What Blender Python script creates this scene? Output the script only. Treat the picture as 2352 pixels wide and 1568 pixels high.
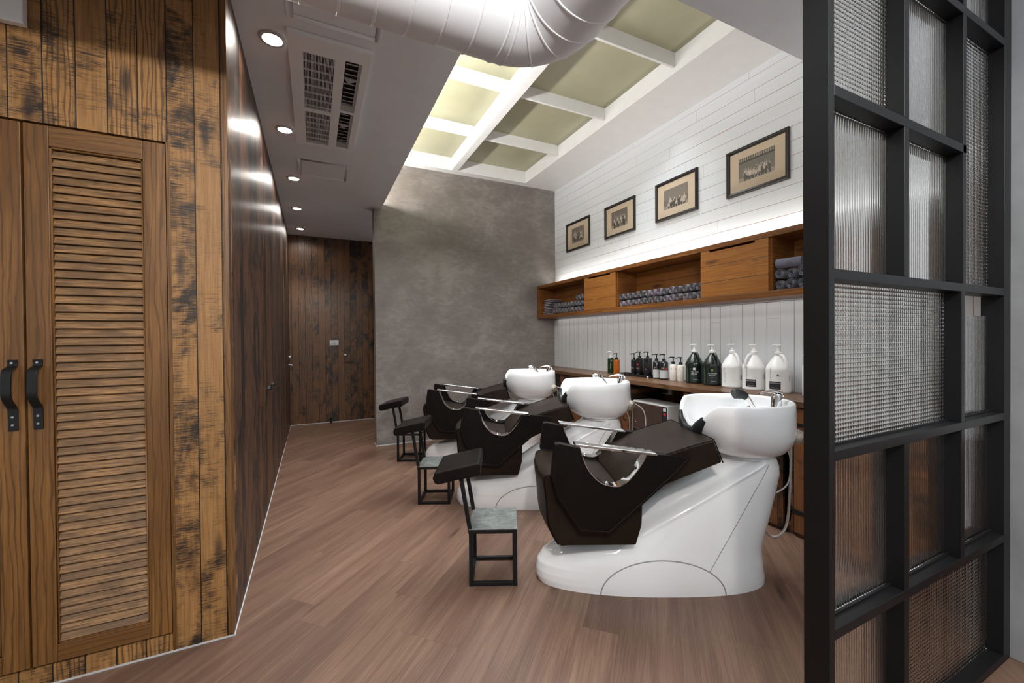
import bpy, bmesh, math, random
from mathutils import Vector, Matrix
from math import sin, cos, pi, radians as R

for o in list(bpy.data.objects): bpy.data.objects.remove(o)
scene = bpy.context.scene
col = scene.collection

# ------------------------------------------------------------------ camera
cam_d = bpy.data.cameras.new('camera'); cam_d.sensor_width = 36; cam_d.sensor_fit = 'HORIZONTAL'
cam_d.lens = 944.48 * 36 / 2352; cam_d.clip_start = 0.02; cam_d.clip_end = 60
cam = bpy.data.objects.new('camera', cam_d); col.objects.link(cam)
_y, _p, _r = R(25.7355), R(0.5031), R(-0.4751)
Fv = Vector((sin(_y)*cos(_p), cos(_y)*cos(_p), -sin(_p)))
Rv = Vector((cos(_y), -sin(_y), 0)); Uv = Rv.cross(Fv)
R2 = Rv*cos(_r) + Uv*sin(_r); U2 = -Rv*sin(_r) + Uv*cos(_r)
m = Matrix((R2, U2, -Fv)).transposed().to_4x4(); m.translation = Vector((0, 0, 1.25))
cam.matrix_world = m
scene.camera = cam

# ------------------------------------------------------------------ exposure, world
scene.view_settings.view_transform = 'Standard'; scene.view_settings.look = 'None'
scene.view_settings.exposure = 0.55; scene.view_settings.gamma = 1.0
scene.view_settings.use_curve_mapping = False
w = bpy.data.worlds.new('world'); scene.world = w; w.use_nodes = True
w.node_tree.nodes['Background'].inputs[0].default_value = (0.93, 0.97, 1.0, 1)
w.node_tree.nodes['Background'].inputs[1].default_value = 0.42

def area(name, loc, target, sx, sy, power, color=(1, 1, 1), spread=180):
    l = bpy.data.lights.new(name, 'AREA'); l.shape = 'RECTANGLE'; l.size = sx; l.size_y = sy
    l.energy = power; l.color = color; l.spread = R(spread)
    o = bpy.data.objects.new(name, l); col.objects.link(o); o.location = loc
    d = Vector(target) - Vector(loc)
    o.rotation_euler = d.to_track_quat('-Z', 'Y').to_euler()
    return o
def strip(name, p0, p1, direction, width, power, color):
    """a long LED strip: an area light whose long side runs p0-p1 and which faces direction"""
    p0, p1 = Vector(p0), Vector(p1); l = bpy.data.lights.new(name, 'AREA'); l.shape = 'RECTANGLE'
    l.size = (p1-p0).length; l.size_y = width; l.energy = power; l.color = color
    o = bpy.data.objects.new(name, l); col.objects.link(o)
    x = (p1-p0).normalized(); z = -Vector(direction).normalized(); y = z.cross(x).normalized(); z = x.cross(y)
    mm = Matrix((x, y, z)).transposed().to_4x4(); mm.translation = (p0+p1)/2; o.matrix_world = mm
    return o
WHITE = (1.0, 0.97, 0.93); COOL = (0.95, 0.98, 1.0); WARM = (1.0, 0.86, 0.68)
# LED strips of the ceiling cove and of the wall shelf
strip('cove_led', (0.62, 1.55, 2.84), (0.62, 4.93, 2.84), (0.75, 0, 1), 0.05, 34, WHITE)
strip('shelf_top_led', (3.0, 1.0, 1.975), (3.0, 4.9, 1.975), (0.10, 0, 1), 0.03, 6.0, (1.0, 0.96, 0.90))
strip('shelf_under_led', (3.03, 1.0, 1.503), (3.03, 4.9, 1.503), (0.6, 0, -1), 0.015, 0.35, (1.0, 0.96, 0.92))
strip('counter_led', (2.9, 0.9, 1.500), (2.9, 4.9, 1.500), (0, 0, -1), 0.02, 1.6, (1.0, 0.93, 0.85))
# salon track lamp behind the camera, then added fill lights
area('salon_track_lamp', (0.0, -0.55, 2.50), (-0.45, 2.1, 1.5), 0.14, 0.14, 27, (1.0, 0.95, 0.87))
area('salon_ceiling_fill', (1.3, -0.9, 2.70), (1.5, 0.6, 0.0), 1.8, 1.0, 88, (0.90, 0.95, 1.0))  # added general fill from above, no ceiling fitting belongs to it
area('bay_fill', (1.55, 2.9, 3.28), (1.45, 2.85, 0), 1.6, 2.4, 42, (0.90, 0.95, 1.0), 105)  # added area light facing down in the bay, without a fixture
area('duct_fill', (0.35, 0.45, 2.45), (0.65, 1.5, 2.56), 0.12, 0.12, 5, COOL)  # added small light that brightens the near side of the duct

# ------------------------------------------------------------------ helpers
class MB:
    def __init__(s): s.v = []; s.f = []; s.m = []; s.cur = 0
    def add(s, vs, fs):
        b = len(s.v); s.v += [tuple(p) for p in vs]
        for f in fs: s.f.append(tuple(b+i for i in f)); s.m.append(s.cur)
    def box(s, x0, x1, y0, y1, z0, z1):
        s.add([(x0,y0,z0),(x1,y0,z0),(x1,y1,z0),(x0,y1,z0),(x0,y0,z1),(x1,y0,z1),(x1,y1,z1),(x0,y1,z1)],
              [(0,3,2,1),(4,5,6,7),(0,1,5,4),(1,2,6,5),(2,3,7,6),(3,0,4,7)])
        return s
    def bar(s, a, b, wx, wy, up=(0, 0, 1)):
        a, b = Vector(a), Vector(b); d = (b-a).normalized(); up = Vector(up)
        if abs(d.dot(up)) > .95: up = Vector((1, 0, 0))
        x = d.cross(up).normalized(); y = x.cross(d)
        P = []
        for q in (a, b):
            for i, j in ((-1,-1),(1,-1),(1,1),(-1,1)): P.append(q + x*wx/2*i + y*wy/2*j)
        s.add(P, [(0,1,2,3),(7,6,5,4),(0,4,5,1),(1,5,6,2),(2,6,7,3),(3,7,4,0)]); return s
    def prism(s, poly, axis, a, b):
        n = len(poly)
        def P(p, t): return {'x': (t, p[0], p[1]), 'y': (p[0], t, p[1]), 'z': (p[0], p[1], t)}[axis]
        s.add([P(p, a) for p in poly] + [P(p, b) for p in poly],
              [tuple(range(n-1, -1, -1)), tuple(range(n, 2*n))] + [(i, (i+1) % n, n+(i+1) % n, n+i) for i in range(n)])
        return s
    def loft(s, rings, closed=True, cap0=True, cap1=True):
        n = len(rings[0]); vs = [p for r in rings for p in r]; fs = []
        for k in range(len(rings)-1):
            for i in range(n if closed else n-1):
                j = (i+1) % n; fs.append((k*n+i, k*n+j, (k+1)*n+j, (k+1)*n+i))
        if cap0: fs.append(tuple(range(n-1, -1, -1)))
        if cap1: fs.append(tuple((len(rings)-1)*n+i for i in range(n)))
        s.add(vs, fs); return s
    def lathe(s, prof, n=28, c=(0, 0, 0), cap=True):
        rings = [[(c[0]+r*cos(2*pi*i/n), c[1]+r*sin(2*pi*i/n), c[2]+z) for i in range(n)] for r, z in prof]
        return s.loft(rings, True, cap, cap)
    def tube(s, pts, r, n=10, cap=True, flat=1.0, upv=(0, 0, 1)):
        pts = [Vector(p) for p in pts]; rings = []; prev = None
        for i, p in enumerate(pts):
            d = (pts[min(i+1, len(pts)-1)] - pts[max(i-1, 0)]).normalized()
            if prev is None:
                u = Vector(upv)
                if abs(d.dot(u)) > .95: u = Vector((1, 0, 0))
            else: u = prev
            x = d.cross(u).normalized(); y = x.cross(d).normalized(); prev = y
            rr = r[i] if isinstance(r, (list, tuple)) else r
            rings.append([p + x*cos(2*pi*k/n)*rr + y*sin(2*pi*k/n)*rr*flat for k in range(n)])
        return s.loft(rings, True, cap, cap)
    def build(s, name, mat, parent=None, smooth=False, bevel=0, seg=2, sub=0, angle=35, recalc=True):
        me = bpy.data.meshes.new(name); me.from_pydata(s.v, [], s.f)
        mats = mat if isinstance(mat, (list, tuple)) else [mat]
        for x in mats: me.materials.append(x)
        for p, k in zip(me.polygons, s.m): p.material_index = k
        if recalc:
            bm = bmesh.new(); bm.from_mesh(me); bmesh.ops.remove_doubles(bm, verts=bm.verts, dist=1e-6)
            bmesh.ops.recalc_face_normals(bm, faces=bm.faces); bm.to_mesh(me); bm.free()
        o = bpy.data.objects.new(name, me); col.objects.link(o)
        if parent: o.parent = parent
        if bevel:
            b = o.modifiers.new('bevel', 'BEVEL'); b.width = bevel; b.segments = seg; b.limit_method = 'ANGLE'; b.angle_limit = R(35)
        if sub:
            q = o.modifiers.new('sub', 'SUBSURF'); q.levels = sub; q.render_levels = sub
        if smooth or bevel or sub:
            for p in me.polygons: p.use_smooth = True
            if not sub and not bevel:
                try: me.set_sharp_from_angle(angle=R(angle))
                except Exception: pass
            if bevel:
                wn = o.modifiers.new('wn', 'WEIGHTED_NORMAL'); wn.keep_sharp = True
        return o

def tag(o, label=None, cat=None, group=None, kind=None):
    if label: o['label'] = label
    if cat: o['category'] = cat
    if group: o['group'] = group
    if kind: o['kind'] = kind
    return o
def thing(name, label, cat, loc=(0, 0, 0), rz=0, group=None):
    o = bpy.data.objects.new(name, None); col.objects.link(o); o.location = loc; o.rotation_euler = (0, 0, rz)
    o.empty_display_size = .1
    return tag(o, label, cat, group)
def struct(o): o['kind'] = 'structure'; return o
def dup(o, loc=None, rz=None, label=None, group=None, parent=None):
    c = o.copy(); col.objects.link(c)
    if parent: c.parent = parent
    if loc is not None: c.location = loc
    if rz is not None: c.rotation_euler = (0, 0, rz)
    if label: c['label'] = label
    if group: c['group'] = group
    for ch in list(o.children): dup(ch, parent=c)
    return c
def arc(pts, n=8):
    """Catmull-Rom through points"""
    P = [Vector(p) for p in pts]; out = []
    for i in range(len(P)-1):
        p0, p1, p2, p3 = P[max(i-1, 0)], P[i], P[i+1], P[min(i+2, len(P)-1)]
        for k in range(n):
            t = k/n
            out.append(0.5*((2*p1)+(-p0+p2)*t+(2*p0-5*p1+4*p2-p3)*t*t+(-p0+3*p1-3*p2+p3)*t**3))
    out.append(P[-1]); return out
def lerp_table(T, z):
    for (a, *va), (b, *vb) in zip(T, T[1:]):
        if z <= b:
            t = (z-a)/(b-a) if b > a else 0
            return [x+(y-x)*t for x, y in zip(va, vb)]
    return list(T[-1][1:])

# ------------------------------------------------------------------ materials
class NT:
    def __init__(s, name):
        s.mat = bpy.data.materials.new(name); s.mat.use_nodes = True; s.t = s.mat.node_tree
        s.b = s.t.nodes['Principled BSDF']
        s.tc = s.t.nodes.new('ShaderNodeTexCoord')
    def n(s, typ, **kw):
        nd = s.t.nodes.new(typ)
        for k, v in kw.items(): setattr(nd, k, v)
        return nd
    def link(s, a, b): s.t.links.new(a, b)
    def inp(s, nd, key, val):
        if val is None: return
        if hasattr(val, 'links'): s.link(val, nd.inputs[key])
        else: nd.inputs[key].default_value = val
    def math(s, op, a, b=None, c=None, clamp=False):
        nd = s.n('ShaderNodeMath', operation=op, use_clamp=clamp); s.inp(nd, 0, a)
        if b is not None: s.inp(nd, 1, b)
        if c is not None: s.inp(nd, 2, c)
        return nd.outputs[0]
    def sep(s, v): nd = s.n('ShaderNodeSeparateXYZ'); s.link(v, nd.inputs[0]); return nd.outputs
    def comb(s, x, y, z):
        nd = s.n('ShaderNodeCombineXYZ'); s.inp(nd, 0, x); s.inp(nd, 1, y); s.inp(nd, 2, z); return nd.outputs[0]
    def mapping(s, v, scale=(1, 1, 1), loc=(0, 0, 0), rot=(0, 0, 0)):
        nd = s.n('ShaderNodeMapping'); s.link(v, nd.inputs[0]); nd.inputs['Scale'].default_value = scale
        nd.inputs['Location'].default_value = loc; nd.inputs['Rotation'].default_value = rot; return nd.outputs[0]
    def noise(s, v, scale=5, detail=4, rough=.55, dist=0):
        nd = s.n('ShaderNodeTexNoise'); s.link(v, nd.inputs['Vector']); nd.inputs['Scale'].default_value = scale
        nd.inputs['Detail'].default_value = detail; nd.inputs['Roughness'].default_value = rough
        nd.inputs['Distortion'].default_value = dist; return nd.outputs[0]
    def white(s, v):
        nd = s.n('ShaderNodeTexWhiteNoise', noise_dimensions='1D'); s.link(v, nd.inputs['W']); return nd.outputs[0]
    def wave(s, v, scale=5, dist=5, detail=2, dscale=1, kind='BANDS', dir='X'):
        nd = s.n('ShaderNodeTexWave', wave_type=kind)
        if kind == 'BANDS': nd.bands_direction = dir
        s.link(v, nd.inputs['Vector']); nd.inputs['Scale'].default_value = scale; nd.inputs['Distortion'].default_value = dist
        nd.inputs['Detail'].default_value = detail; nd.inputs['Detail Scale'].default_value = dscale; return nd.outputs[1]
    def voro(s, v, scale=5, feature='F1', rand=1):
        nd = s.n('ShaderNodeTexVoronoi', feature=feature); s.link(v, nd.inputs['Vector']); nd.inputs['Scale'].default_value = scale
        nd.inputs['Randomness'].default_value = rand; return nd.outputs
    def ramp(s, f, stops, interp='LINEAR'):
        nd = s.n('ShaderNodeValToRGB'); s.link(f, nd.inputs[0]); e = nd.color_ramp.elements; nd.color_ramp.interpolation = interp
        while len(e) < len(stops): e.new(.5)
        for q, (p, c) in zip(e, stops):
            q.position = p; q.color = (c, c, c, 1) if isinstance(c, (int, float)) else (*c, 1)
        return nd.outputs[0]
    def mix(s, f, a, b, blend='MIX'):
        nd = s.n('ShaderNodeMix', data_type='RGBA', blend_type=blend)
        s.inp(nd, 0, f)
        for k, v in ((6, a), (7, b)):
            if isinstance(v, tuple): nd.inputs[k].default_value = (*v, 1) if len(v) == 3 else v
            else: s.link(v, nd.inputs[k])
        return nd.outputs[2]
    def bump(s, h, strength=.3, dist=.01, normal=None):
        nd = s.n('ShaderNodeBump'); s.link(h, nd.inputs['Height']); nd.inputs['Strength'].default_value = strength
        nd.inputs['Distance'].default_value = dist
        if normal: s.link(normal, nd.inputs['Normal'])
        s.link(nd.outputs[0], s.b.inputs['Normal']); return nd.outputs[0]
    def set(s, **kw):
        for k, v in kw.items():
            key = {'color': 'Base Color', 'rough': 'Roughness', 'metal': 'Metallic', 'spec': 'Specular IOR Level', 'coat': 'Coat Weight',
                   'coatr': 'Coat Roughness', 'trans': 'Transmission Weight', 'ior': 'IOR', 'sheen': 'Sheen Weight', 'alpha': 'Alpha',
                   'emis': 'Emission Color', 'es': 'Emission Strength', 'sss': 'Subsurface Weight'}[k]
            if isinstance(v, tuple) and len(v) == 3: v = (*v, 1)
            s.inp(s.b, key, v)
        return s

def simple(name, color, rough=.5, metal=0, coat=0, spec=.5, nscale=0, namp=.06, bump=0, bscale=200, trans=0, ior=1.45, sheen=0):
    t = NT(name); t.set(color=color, rough=rough, metal=metal, coat=coat, spec=spec, trans=trans, ior=ior, sheen=sheen)
    t.b.inputs['Coat Roughness'].default_value = .08
    v = t.tc.outputs['Object']
    f = t.noise(v, nscale or 9, 4)
    lo = tuple(c*(1-namp) for c in color); hi = tuple(min(1, c*(1+namp)) for c in color)
    t.set(color=t.ramp(f, [(.3, lo), (.7, hi)]))
    if bump: t.bump(t.noise(v, bscale, 3), bump, .002)
    return t.mat

def planks(name, across, along, width, off, c_dark, c_mid, c_light, dark_amt=.5, rough=(.4, .6), coat=0, saw=1.0, gap=.012, rings=.6, knots=1.0, vary=.35, bumps=.5):
    """rough-sawn charred planks; across/along are object axes 0,1,2"""
    t = NT(name); sp = t.sep(t.tc.outputs['Object'])
    U = sp[across]; V = sp[along]
    k = t.math('DIVIDE', t.math('SUBTRACT', U, off), width); idx = t.math('FLOOR', k); fr = t.math('SUBTRACT', k, idx)
    rnd = t.white(idx); rnd2 = t.white(t.math('ADD', idx, 31.7))
    P = t.comb(t.math('MULTIPLY', fr, width), t.math('MULTIPLY_ADD', rnd, 9.0, V), t.math('MULTIPLY', idx, 3.17))
    grain = t.noise(t.mapping(P, (90, 3.5, 1)), 1, 5, .6, .3)
    grain2 = t.noise(t.mapping(P, (260, 7, 1)), 1, 3, .6)
    ring = t.wave(t.mapping(P, (1, .16, 1)), 22, 7, 2.2, 1.3)
    sawn = t.noise(t.mapping(P, (14, 330, 1)), 1, 3, .6)
    patch = t.noise(t.mapping(P, (4.5, 3.0, 1)), 1, 5, .62, .9)
    patch2 = t.noise(t.mapping(P, (13, 15, 1)), 1, 4, .62, .8)
    kn = t.voro(t.mapping(P, (9, 2.2, 1)), 1)[0]
    base = t.mix(t.ramp(grain, [(.25, 0.0), (.75, 1.0)]), c_mid, c_light)
    base = t.mix(t.math('MULTIPLY', t.ramp(ring, [(.1, 1.0), (.45, 0.0)]), t.math('MULTIPLY', t.ramp(rnd2, [(.6, .15), (.68, 2.0)]), rings)), base, tuple(c*.38 for c in c_mid))
    base = t.mix(t.ramp(grain2, [(.5, 0.0), (.8, .5)]), base, c_dark)
    dk = t.math('MULTIPLY_ADD', rnd, vary, t.math('ADD', t.math('MULTIPLY', patch, .75), t.math('MULTIPLY', patch2, .3)))
    dk = t.math('MULTIPLY_ADD', t.math('SUBTRACT', sawn, .5), .32*saw, dk)
    lo = .72 - .25*dark_amt
    base = t.mix(t.ramp(dk, [(lo, 0.0), (lo+.14, 1.0)]), base, c_dark)
    base = t.mix(t.math('MULTIPLY', t.ramp(kn, [(.06, 1.0), (.2, 0.0)]), .85*knots), base, tuple(c*.8 for c in c_dark))
    br = t.math('MULTIPLY_ADD', rnd2, vary, 1-vary*.5)
    base = t.mix(1.0, base, t.comb(br, br, br), 'MULTIPLY')
    edge = t.math('MINIMUM', fr, t.math('SUBTRACT', 1.0, fr))
    g = t.ramp(edge, [(gap, 0.0), (gap*2.2, 1.0)])
    base = t.mix(g, (.004, .003, .002), base)
    t.set(color=base, rough=t.math('MULTIPLY_ADD', grain, rough[1]-rough[0], rough[0]), coat=coat)
    t.b.inputs['Coat Roughness'].default_value = .22
    h = t.math('ADD', t.math('MULTIPLY', g, 1.2), t.math('MULTIPLY', t.math('ADD', grain, t.math('MULTIPLY', sawn, saw)), .28))
    h = t.math('ADD', h, t.math('MULTIPLY', rnd, .5))
    t.bump(h, bumps, .004)
    return t.mat

def oak(name, across, along, c0, c1, rough=.45, coat=.1, scale=1.0, off=0.0):
    """smooth stained board with cathedral grain"""
    t = NT(name); sp = t.sep(t.tc.outputs['Object'])
    info = t.n('ShaderNodeObjectInfo').outputs['Random']
    P = t.comb(t.math('ADD', sp[across], off), t.math('MULTIPLY_ADD', info, 5.0, sp[along]), sp[3-across-along])
    wv = t.wave(t.mapping(P, (1*scale, .14*scale, .4)), 17, 9, 3, 1.1)
    fine = t.noise(t.mapping(P, (160*scale, 4*scale, 30)), 1, 4, .6)
    big = t.noise(t.mapping(P, (9, 1.5, 3)), 1, 3, .5)
    c = t.mix(t.ramp(fine, [(.3, 0.0), (.72, 1.0)]), c0, c1)
    c = t.mix(t.ramp(wv, [(.03, .6), (.25, 0.0)]), c, tuple(q*.35 for q in c0))
    c = t.mix(t.ramp(big, [(.42, .55), (.62, 0.0)]), c, tuple(q*.55 for q in c0))
    t.set(color=c, rough=rough, coat=coat); t.bump(fine, .25, .0015)
    return t.mat

M = {}
CH_D = (.012, .007, .005)
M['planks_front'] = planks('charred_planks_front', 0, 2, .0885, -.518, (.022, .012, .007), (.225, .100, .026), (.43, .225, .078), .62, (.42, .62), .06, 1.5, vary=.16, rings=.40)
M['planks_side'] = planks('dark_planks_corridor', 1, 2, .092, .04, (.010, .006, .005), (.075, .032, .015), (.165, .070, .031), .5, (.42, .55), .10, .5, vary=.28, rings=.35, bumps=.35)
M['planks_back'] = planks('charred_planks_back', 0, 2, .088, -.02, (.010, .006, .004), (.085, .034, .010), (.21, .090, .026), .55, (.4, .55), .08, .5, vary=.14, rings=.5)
M['planks_cab'] = planks('dark_planks_cabinet', 1, 2, .10, .02, (.010, .005, .003), (.12, .042, .011), (.22, .085, .025), .5, (.4, .6), .05, .3, vary=.3, rings=.08)
M['oak_v'] = oak('stained_oak_upright', 0, 2, (.150, .062, .014), (.265, .122, .031))
M['oak_h'] = oak('stained_oak_level', 2, 0, (.16, .068, .016), (.28, .130, .035))
t = NT('weathered_slat_wood'); sp = t.sep(t.tc.outputs['Object'])
P = t.comb(sp[2], sp[0], sp[1]); z_ = t.noise(t.mapping(P, (30, .8, 0)), 1, 2, .5); st_ = t.noise(t.mapping(P, (420, 9, 0)), 1, 4, .65); bl_ = t.noise(t.mapping(P, (28, 6, 0)), 1, 3, .6)
c = t.mix(t.ramp(st_, [(.35, 0.0), (.62, 1.0)]), (.075, .036, .016), (.43, .235, .100))
c = t.mix(t.ramp(bl_, [(.42, .6), (.56, 0.0)]), c, (.095, .055, .03)); c = t.mix(t.ramp(z_, [(.4, .3), (.6, 0.0)]), c, (.15, .085, .045))
t.set(color=c, rough=.62); t.bump(st_, .4, .0015); M['slat'] = t.mat
M['shelf_wood'] = oak('warm_shelf_board', 2, 1, (.19, .062, .010), (.36, .135, .026), .46, .02, .8)
M['shelf_door'] = planks('warm_shelf_door_boards', 2, 1, .125, 1.545, (.05, .018, .004), (.27, .092, .015), (.44, .172, .034), .08, (.38, .5), .1, .15,   .008, rings=.12, knots=1.0, vary=.15, bumps=.3)
M['counter'] = oak('brown_counter_board', 0, 1, (.130, .060, .026), (.195, .098, .045), .38, .1)

# plaster / concrete
t = NT('grey_trowelled_plaster'); v = t.tc.outputs['Object']
a = t.noise(v, 2.2, 6, .62, .5); b2 = t.noise(t.mapping(v, (1, 1, 2.2), rot=(.2, .6, .4)), 7, 5, .6, 1.2); c2 = t.noise(v, 30, 4, .6)
f = t.math('ADD', t.math('MULTIPLY', a, .55), t.math('ADD', t.math('MULTIPLY', b2, .38), t.math('MULTIPLY', c2, .07)))
t.set(color=t.ramp(f, [(.38, (.166, .142, .125)), (.5, (.205, .180, .162)), (.62, (.272, .246, .226))]), rough=t.math('MULTIPLY_ADD', b2, .3, .35))
t.bump(f, .25, .006); M['plaster'] = t.mat
M['plaster_light'] = simple('pale_grey_plaster', (.30, .30, .30), .6, nscale=6, namp=.14, bump=.1, bscale=40)
M['tile_white'] = simple('pale_wall_paint', (.62, .62, .61), .4, nscale=5, namp=.06)
M['ceiling'] = simple('grey_ceiling_paint', (.78, .81, .85), .8, nscale=4, namp=.03, bump=.04, bscale=300)
M['ac'] = simple('ac_plastic', (.84, .86, .88), .5, namp=.02)
M['ac_dark'] = simple('ac_recess_shade', (.045, .038, .034), .8)
M['vane'] = simple('ac_vane_plastic', (.40, .40, .40), .5)
M['white_paint'] = simple('white_beam_paint', (.80, .80, .79), .5, namp=.02)
M['duct'] = simple('white_painted_duct', (.72, .72, .74), .45, nscale=6, namp=.03, coat=.05)
M['khaki'] = simple('khaki_acrylic_panel', (.395, .38, .255), .32, nscale=2.5, namp=.08)
M['black_steel'] = simple('black_painted_steel', (.006, .006, .0065), .45, coat=.0, spec=.35, nscale=30, namp=.1, bump=.03, bscale=500)
M['black_iron'] = simple('black_iron', (.012, .012, .012), .35, metal=.3, nscale=40)
M['handle'] = simple('black_handle_iron', (.012, .013, .013), .4, metal=.2)
M['ceramic'] = simple('white_glazed_ceramic', (.90, .90, .91), .10, coat=1.0, namp=.005)
M['gelcoat'] = simple('white_gelcoat_shell', (.90, .90, .91), .13, coat=1.0, namp=.005)
M['chrome'] = simple('polished_chrome', (.78, .77, .76), .07, metal=1)
M['steel'] = simple('brushed_steel', (.55, .55, .55), .3, metal=1)
M['rubber'] = simple('black_rubber', (.018, .019, .02), .38, nscale=30, namp=.1)
M['bottle_black'] = simple('black_bottle_plastic', (.012, .012, .014), .28, coat=.3)
M['jug_green'] = simple('dark_green_jug_plastic', (.008, .016, .013), .22, coat=.4)
M['white_plastic'] = simple('white_plastic', (.88, .87, .86), .32, coat=.2, namp=.01)
M['ivory'] = simple('ivory_bottle_plastic', (.80, .74, .68), .35, namp=.01)
M['label_grey'] = simple('pale_label', (.55, .56, .57), .5)
M['label_black'] = simple('black_label', (.02, .02, .025), .5)
M['ink_white'] = simple('white_ink', (.75, .75, .74), .5)
M['ink_grey'] = simple('grey_ink', (.16, .16, .18), .5)
M['ink_orange'] = simple('orange_ink', (.75, .22, .08), .5)
M['ink_red'] = simple('red_ink', (.5, .02, .03), .5)
M['ink_green'] = simple('green_ink', (.18, .28, .06), .5)
M['ink_gold'] = simple('gold_ink', (.55, .38, .16), .5)
M['amber'] = simple('amber_clear_plastic', (.85, .25, .02), .12, trans=.75, ior=1.35, coat=.4)
M['green_glass'] = simple('green_clear_plastic', (.015, .045, .010), .12, trans=.35, ior=1.35, coat=.4)
M['frame_black'] = simple('black_picture_moulding', (.012, .008, .006), .4, coat=.05)
M['mat_board'] = simple('cream_mat_board', (.66, .53, .38), .7, namp=.03)
M['pipe_wrap'] = simple('beige_wrapped_pipe', (.36, .31, .26), .4, nscale=30, namp=.25, coat=.3, bump=.3, bscale=60)
M['hose'] = simple('grey_steel_hose', (.55, .52, .49), .3, metal=.7)
M['plate_metal'] = None
M['switch'] = simple('grey_switch_plate', (.32, .32, .33), .35, metal=.5)
M['outlet'] = simple('ivory_outlet', (.6, .56, .5), .4)
M['warmer'] = simple('white_warmer_case', (.62, .61, .60), .35, coat=.2)
M['warmer_door'] = oak('dark_warmer_door', 1, 2, (.055, .028, .020), (.085, .045, .032), .4, .2, 1.5)
M['seam_grey'] = simple('grey_groove_shade', (.30, .29, .30), .5)
M['skirt'] = simple('white_edge_strip', (.52, .53, .54), .5)
M['trim_ring'] = simple('downlight_ring', (.45, .45, .45), .35)
def emis(name, c, s):
    t = NT(name); t.set(color=(0, 0, 0), emis=c, es=s); f = t.noise(t.tc.outputs['Object'], 5)
    return t.mat
M['lamp'] = emis('downlight_lens', (1, .96, .9), 14)

# leather
def leather(name, c, r):
    t = NT(name); v = t.tc.outputs['Object']
    n1 = t.noise(t.mapping(v, (60, 60, 260)), 1, 4, .6); n2 = t.noise(v, 6, 4, .6); n3 = t.voro(v, 420)[0]
    t.set(color=t.ramp(t.math('ADD', t.math('MULTIPLY', n1, .5), t.math('MULTIPLY', n2, .5)), [(.35, tuple(q*.6 for q in c)), (.65, tuple(q*1.35 for q in c))]), rough=t.math('MULTIPLY_ADD', n2, .18, r))
    t.b.inputs['Specular IOR Level'].default_value = .15
    wr = t.noise(v, 11, 3, .6, 1.0)
    t.bump(t.math('ADD', t.math('MULTIPLY', n3, .35), t.math('MULTIPLY', wr, 2.2)), .22, .004); return t.mat
M['leather'] = leather('dark_brown_leather', (.0165, .0100, .0060), .32)
M['leather_black'] = leather('black_leather', (.0062, .0042, .0036), .30)

# diamond plate
t = NT('galvanised_diamond_plate'); v = t.tc.outputs['Object']
w1 = t.wave(t.mapping(v, (1, 1, 1), rot=(0, 0, .785)), 11, .6, 0, 1); w2 = t.wave(t.mapping(v, (1, 1, 1), rot=(0, 0, -.785)), 11, .6, 0, 1)
ck = t.ramp(t.math('MULTIPLY', t.math('SUBTRACT', w1, .5), t.math('SUBTRACT', w2, .5)), [(.06, 0.0), (.12, 1.0)])
nz = t.noise(v, 22, 4, .6)
t.set(color=t.ramp(nz, [(.35, (.17, .185, .175)), (.65, (.30, .31, .29))]), rough=.42, metal=.55); t.bump(ck, .5, .003); M['plate_metal'] = t.mat

# white board walls
def boards_white(name, vertical):
    t = NT(name); sp = t.sep(t.tc.outputs['Object']); Y, Z = sp[1], sp[2]
    if vertical:
        wd = .098; k = t.math('DIVIDE', t.math('ADD', Y, 5.0), wd)
    else:
        wd = .1035; k = t.math('DIVIDE', t.math('ADD', Z, .05), wd)
    i = t.math('FLOOR', k); fr = t.math('SUBTRACT', k, i); edge = t.math('MINIMUM', fr, t.math('SUBTRACT', 1.0, fr))
    rnd = t.white(i)
    along = Z if vertical else Y
    P = t.comb(t.math('MULTIPLY', fr, wd), t.math('MULTIPLY_ADD', rnd, 4.0, along), t.math('MULTIPLY', i, 2.3))
    grain = t.noise(t.mapping(P, (70, 2.5, 1)), 1, 4, .6, .4)
    gv = t.noise(t.mapping(P, (1, 1.1, 1)), 1, 2)     # the gap is open in places only
    wdt = t.math('MULTIPLY_ADD', t.ramp(gv, [(.42, 0.0), (.6, 1.0)]), .013, .007 if not vertical else .014)
    g = t.math('LESS_THAN', edge, wdt)
    # butt joints
    L = 1.3
    k2 = t.math('ADD', t.math('DIVIDE', along, L), t.math('MULTIPLY', rnd, 3.7)); f2 = t.math('FRACT', k2)
    g2 = t.math('LESS_THAN', f2, .0018)
    gg = t.math('MAXIMUM', g, t.math('MULTIPLY', g2, .6))
    c = t.mix(t.ramp(grain, [(.3, 0.0), (.8, 1.0)]), (.72, .745, .775), (.78, .805, .83))
    c = t.mix(gg, c, (.30, .17, .09) if not vertical else (.30, .28, .26))
    t.set(color=c, rough=.55)
    t.bump(t.math('ADD', t.math('MULTIPLY', grain, .35 if not vertical else .7), t.math('MULTIPLY', t.math('SUBTRACT', 1.0, gg), 1.0)), .35, .003)
    return t.mat
M['white_h'] = boards_white('white_level_boards', False)
M['white_v'] = boards_white('white_upright_boards', True)

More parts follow.
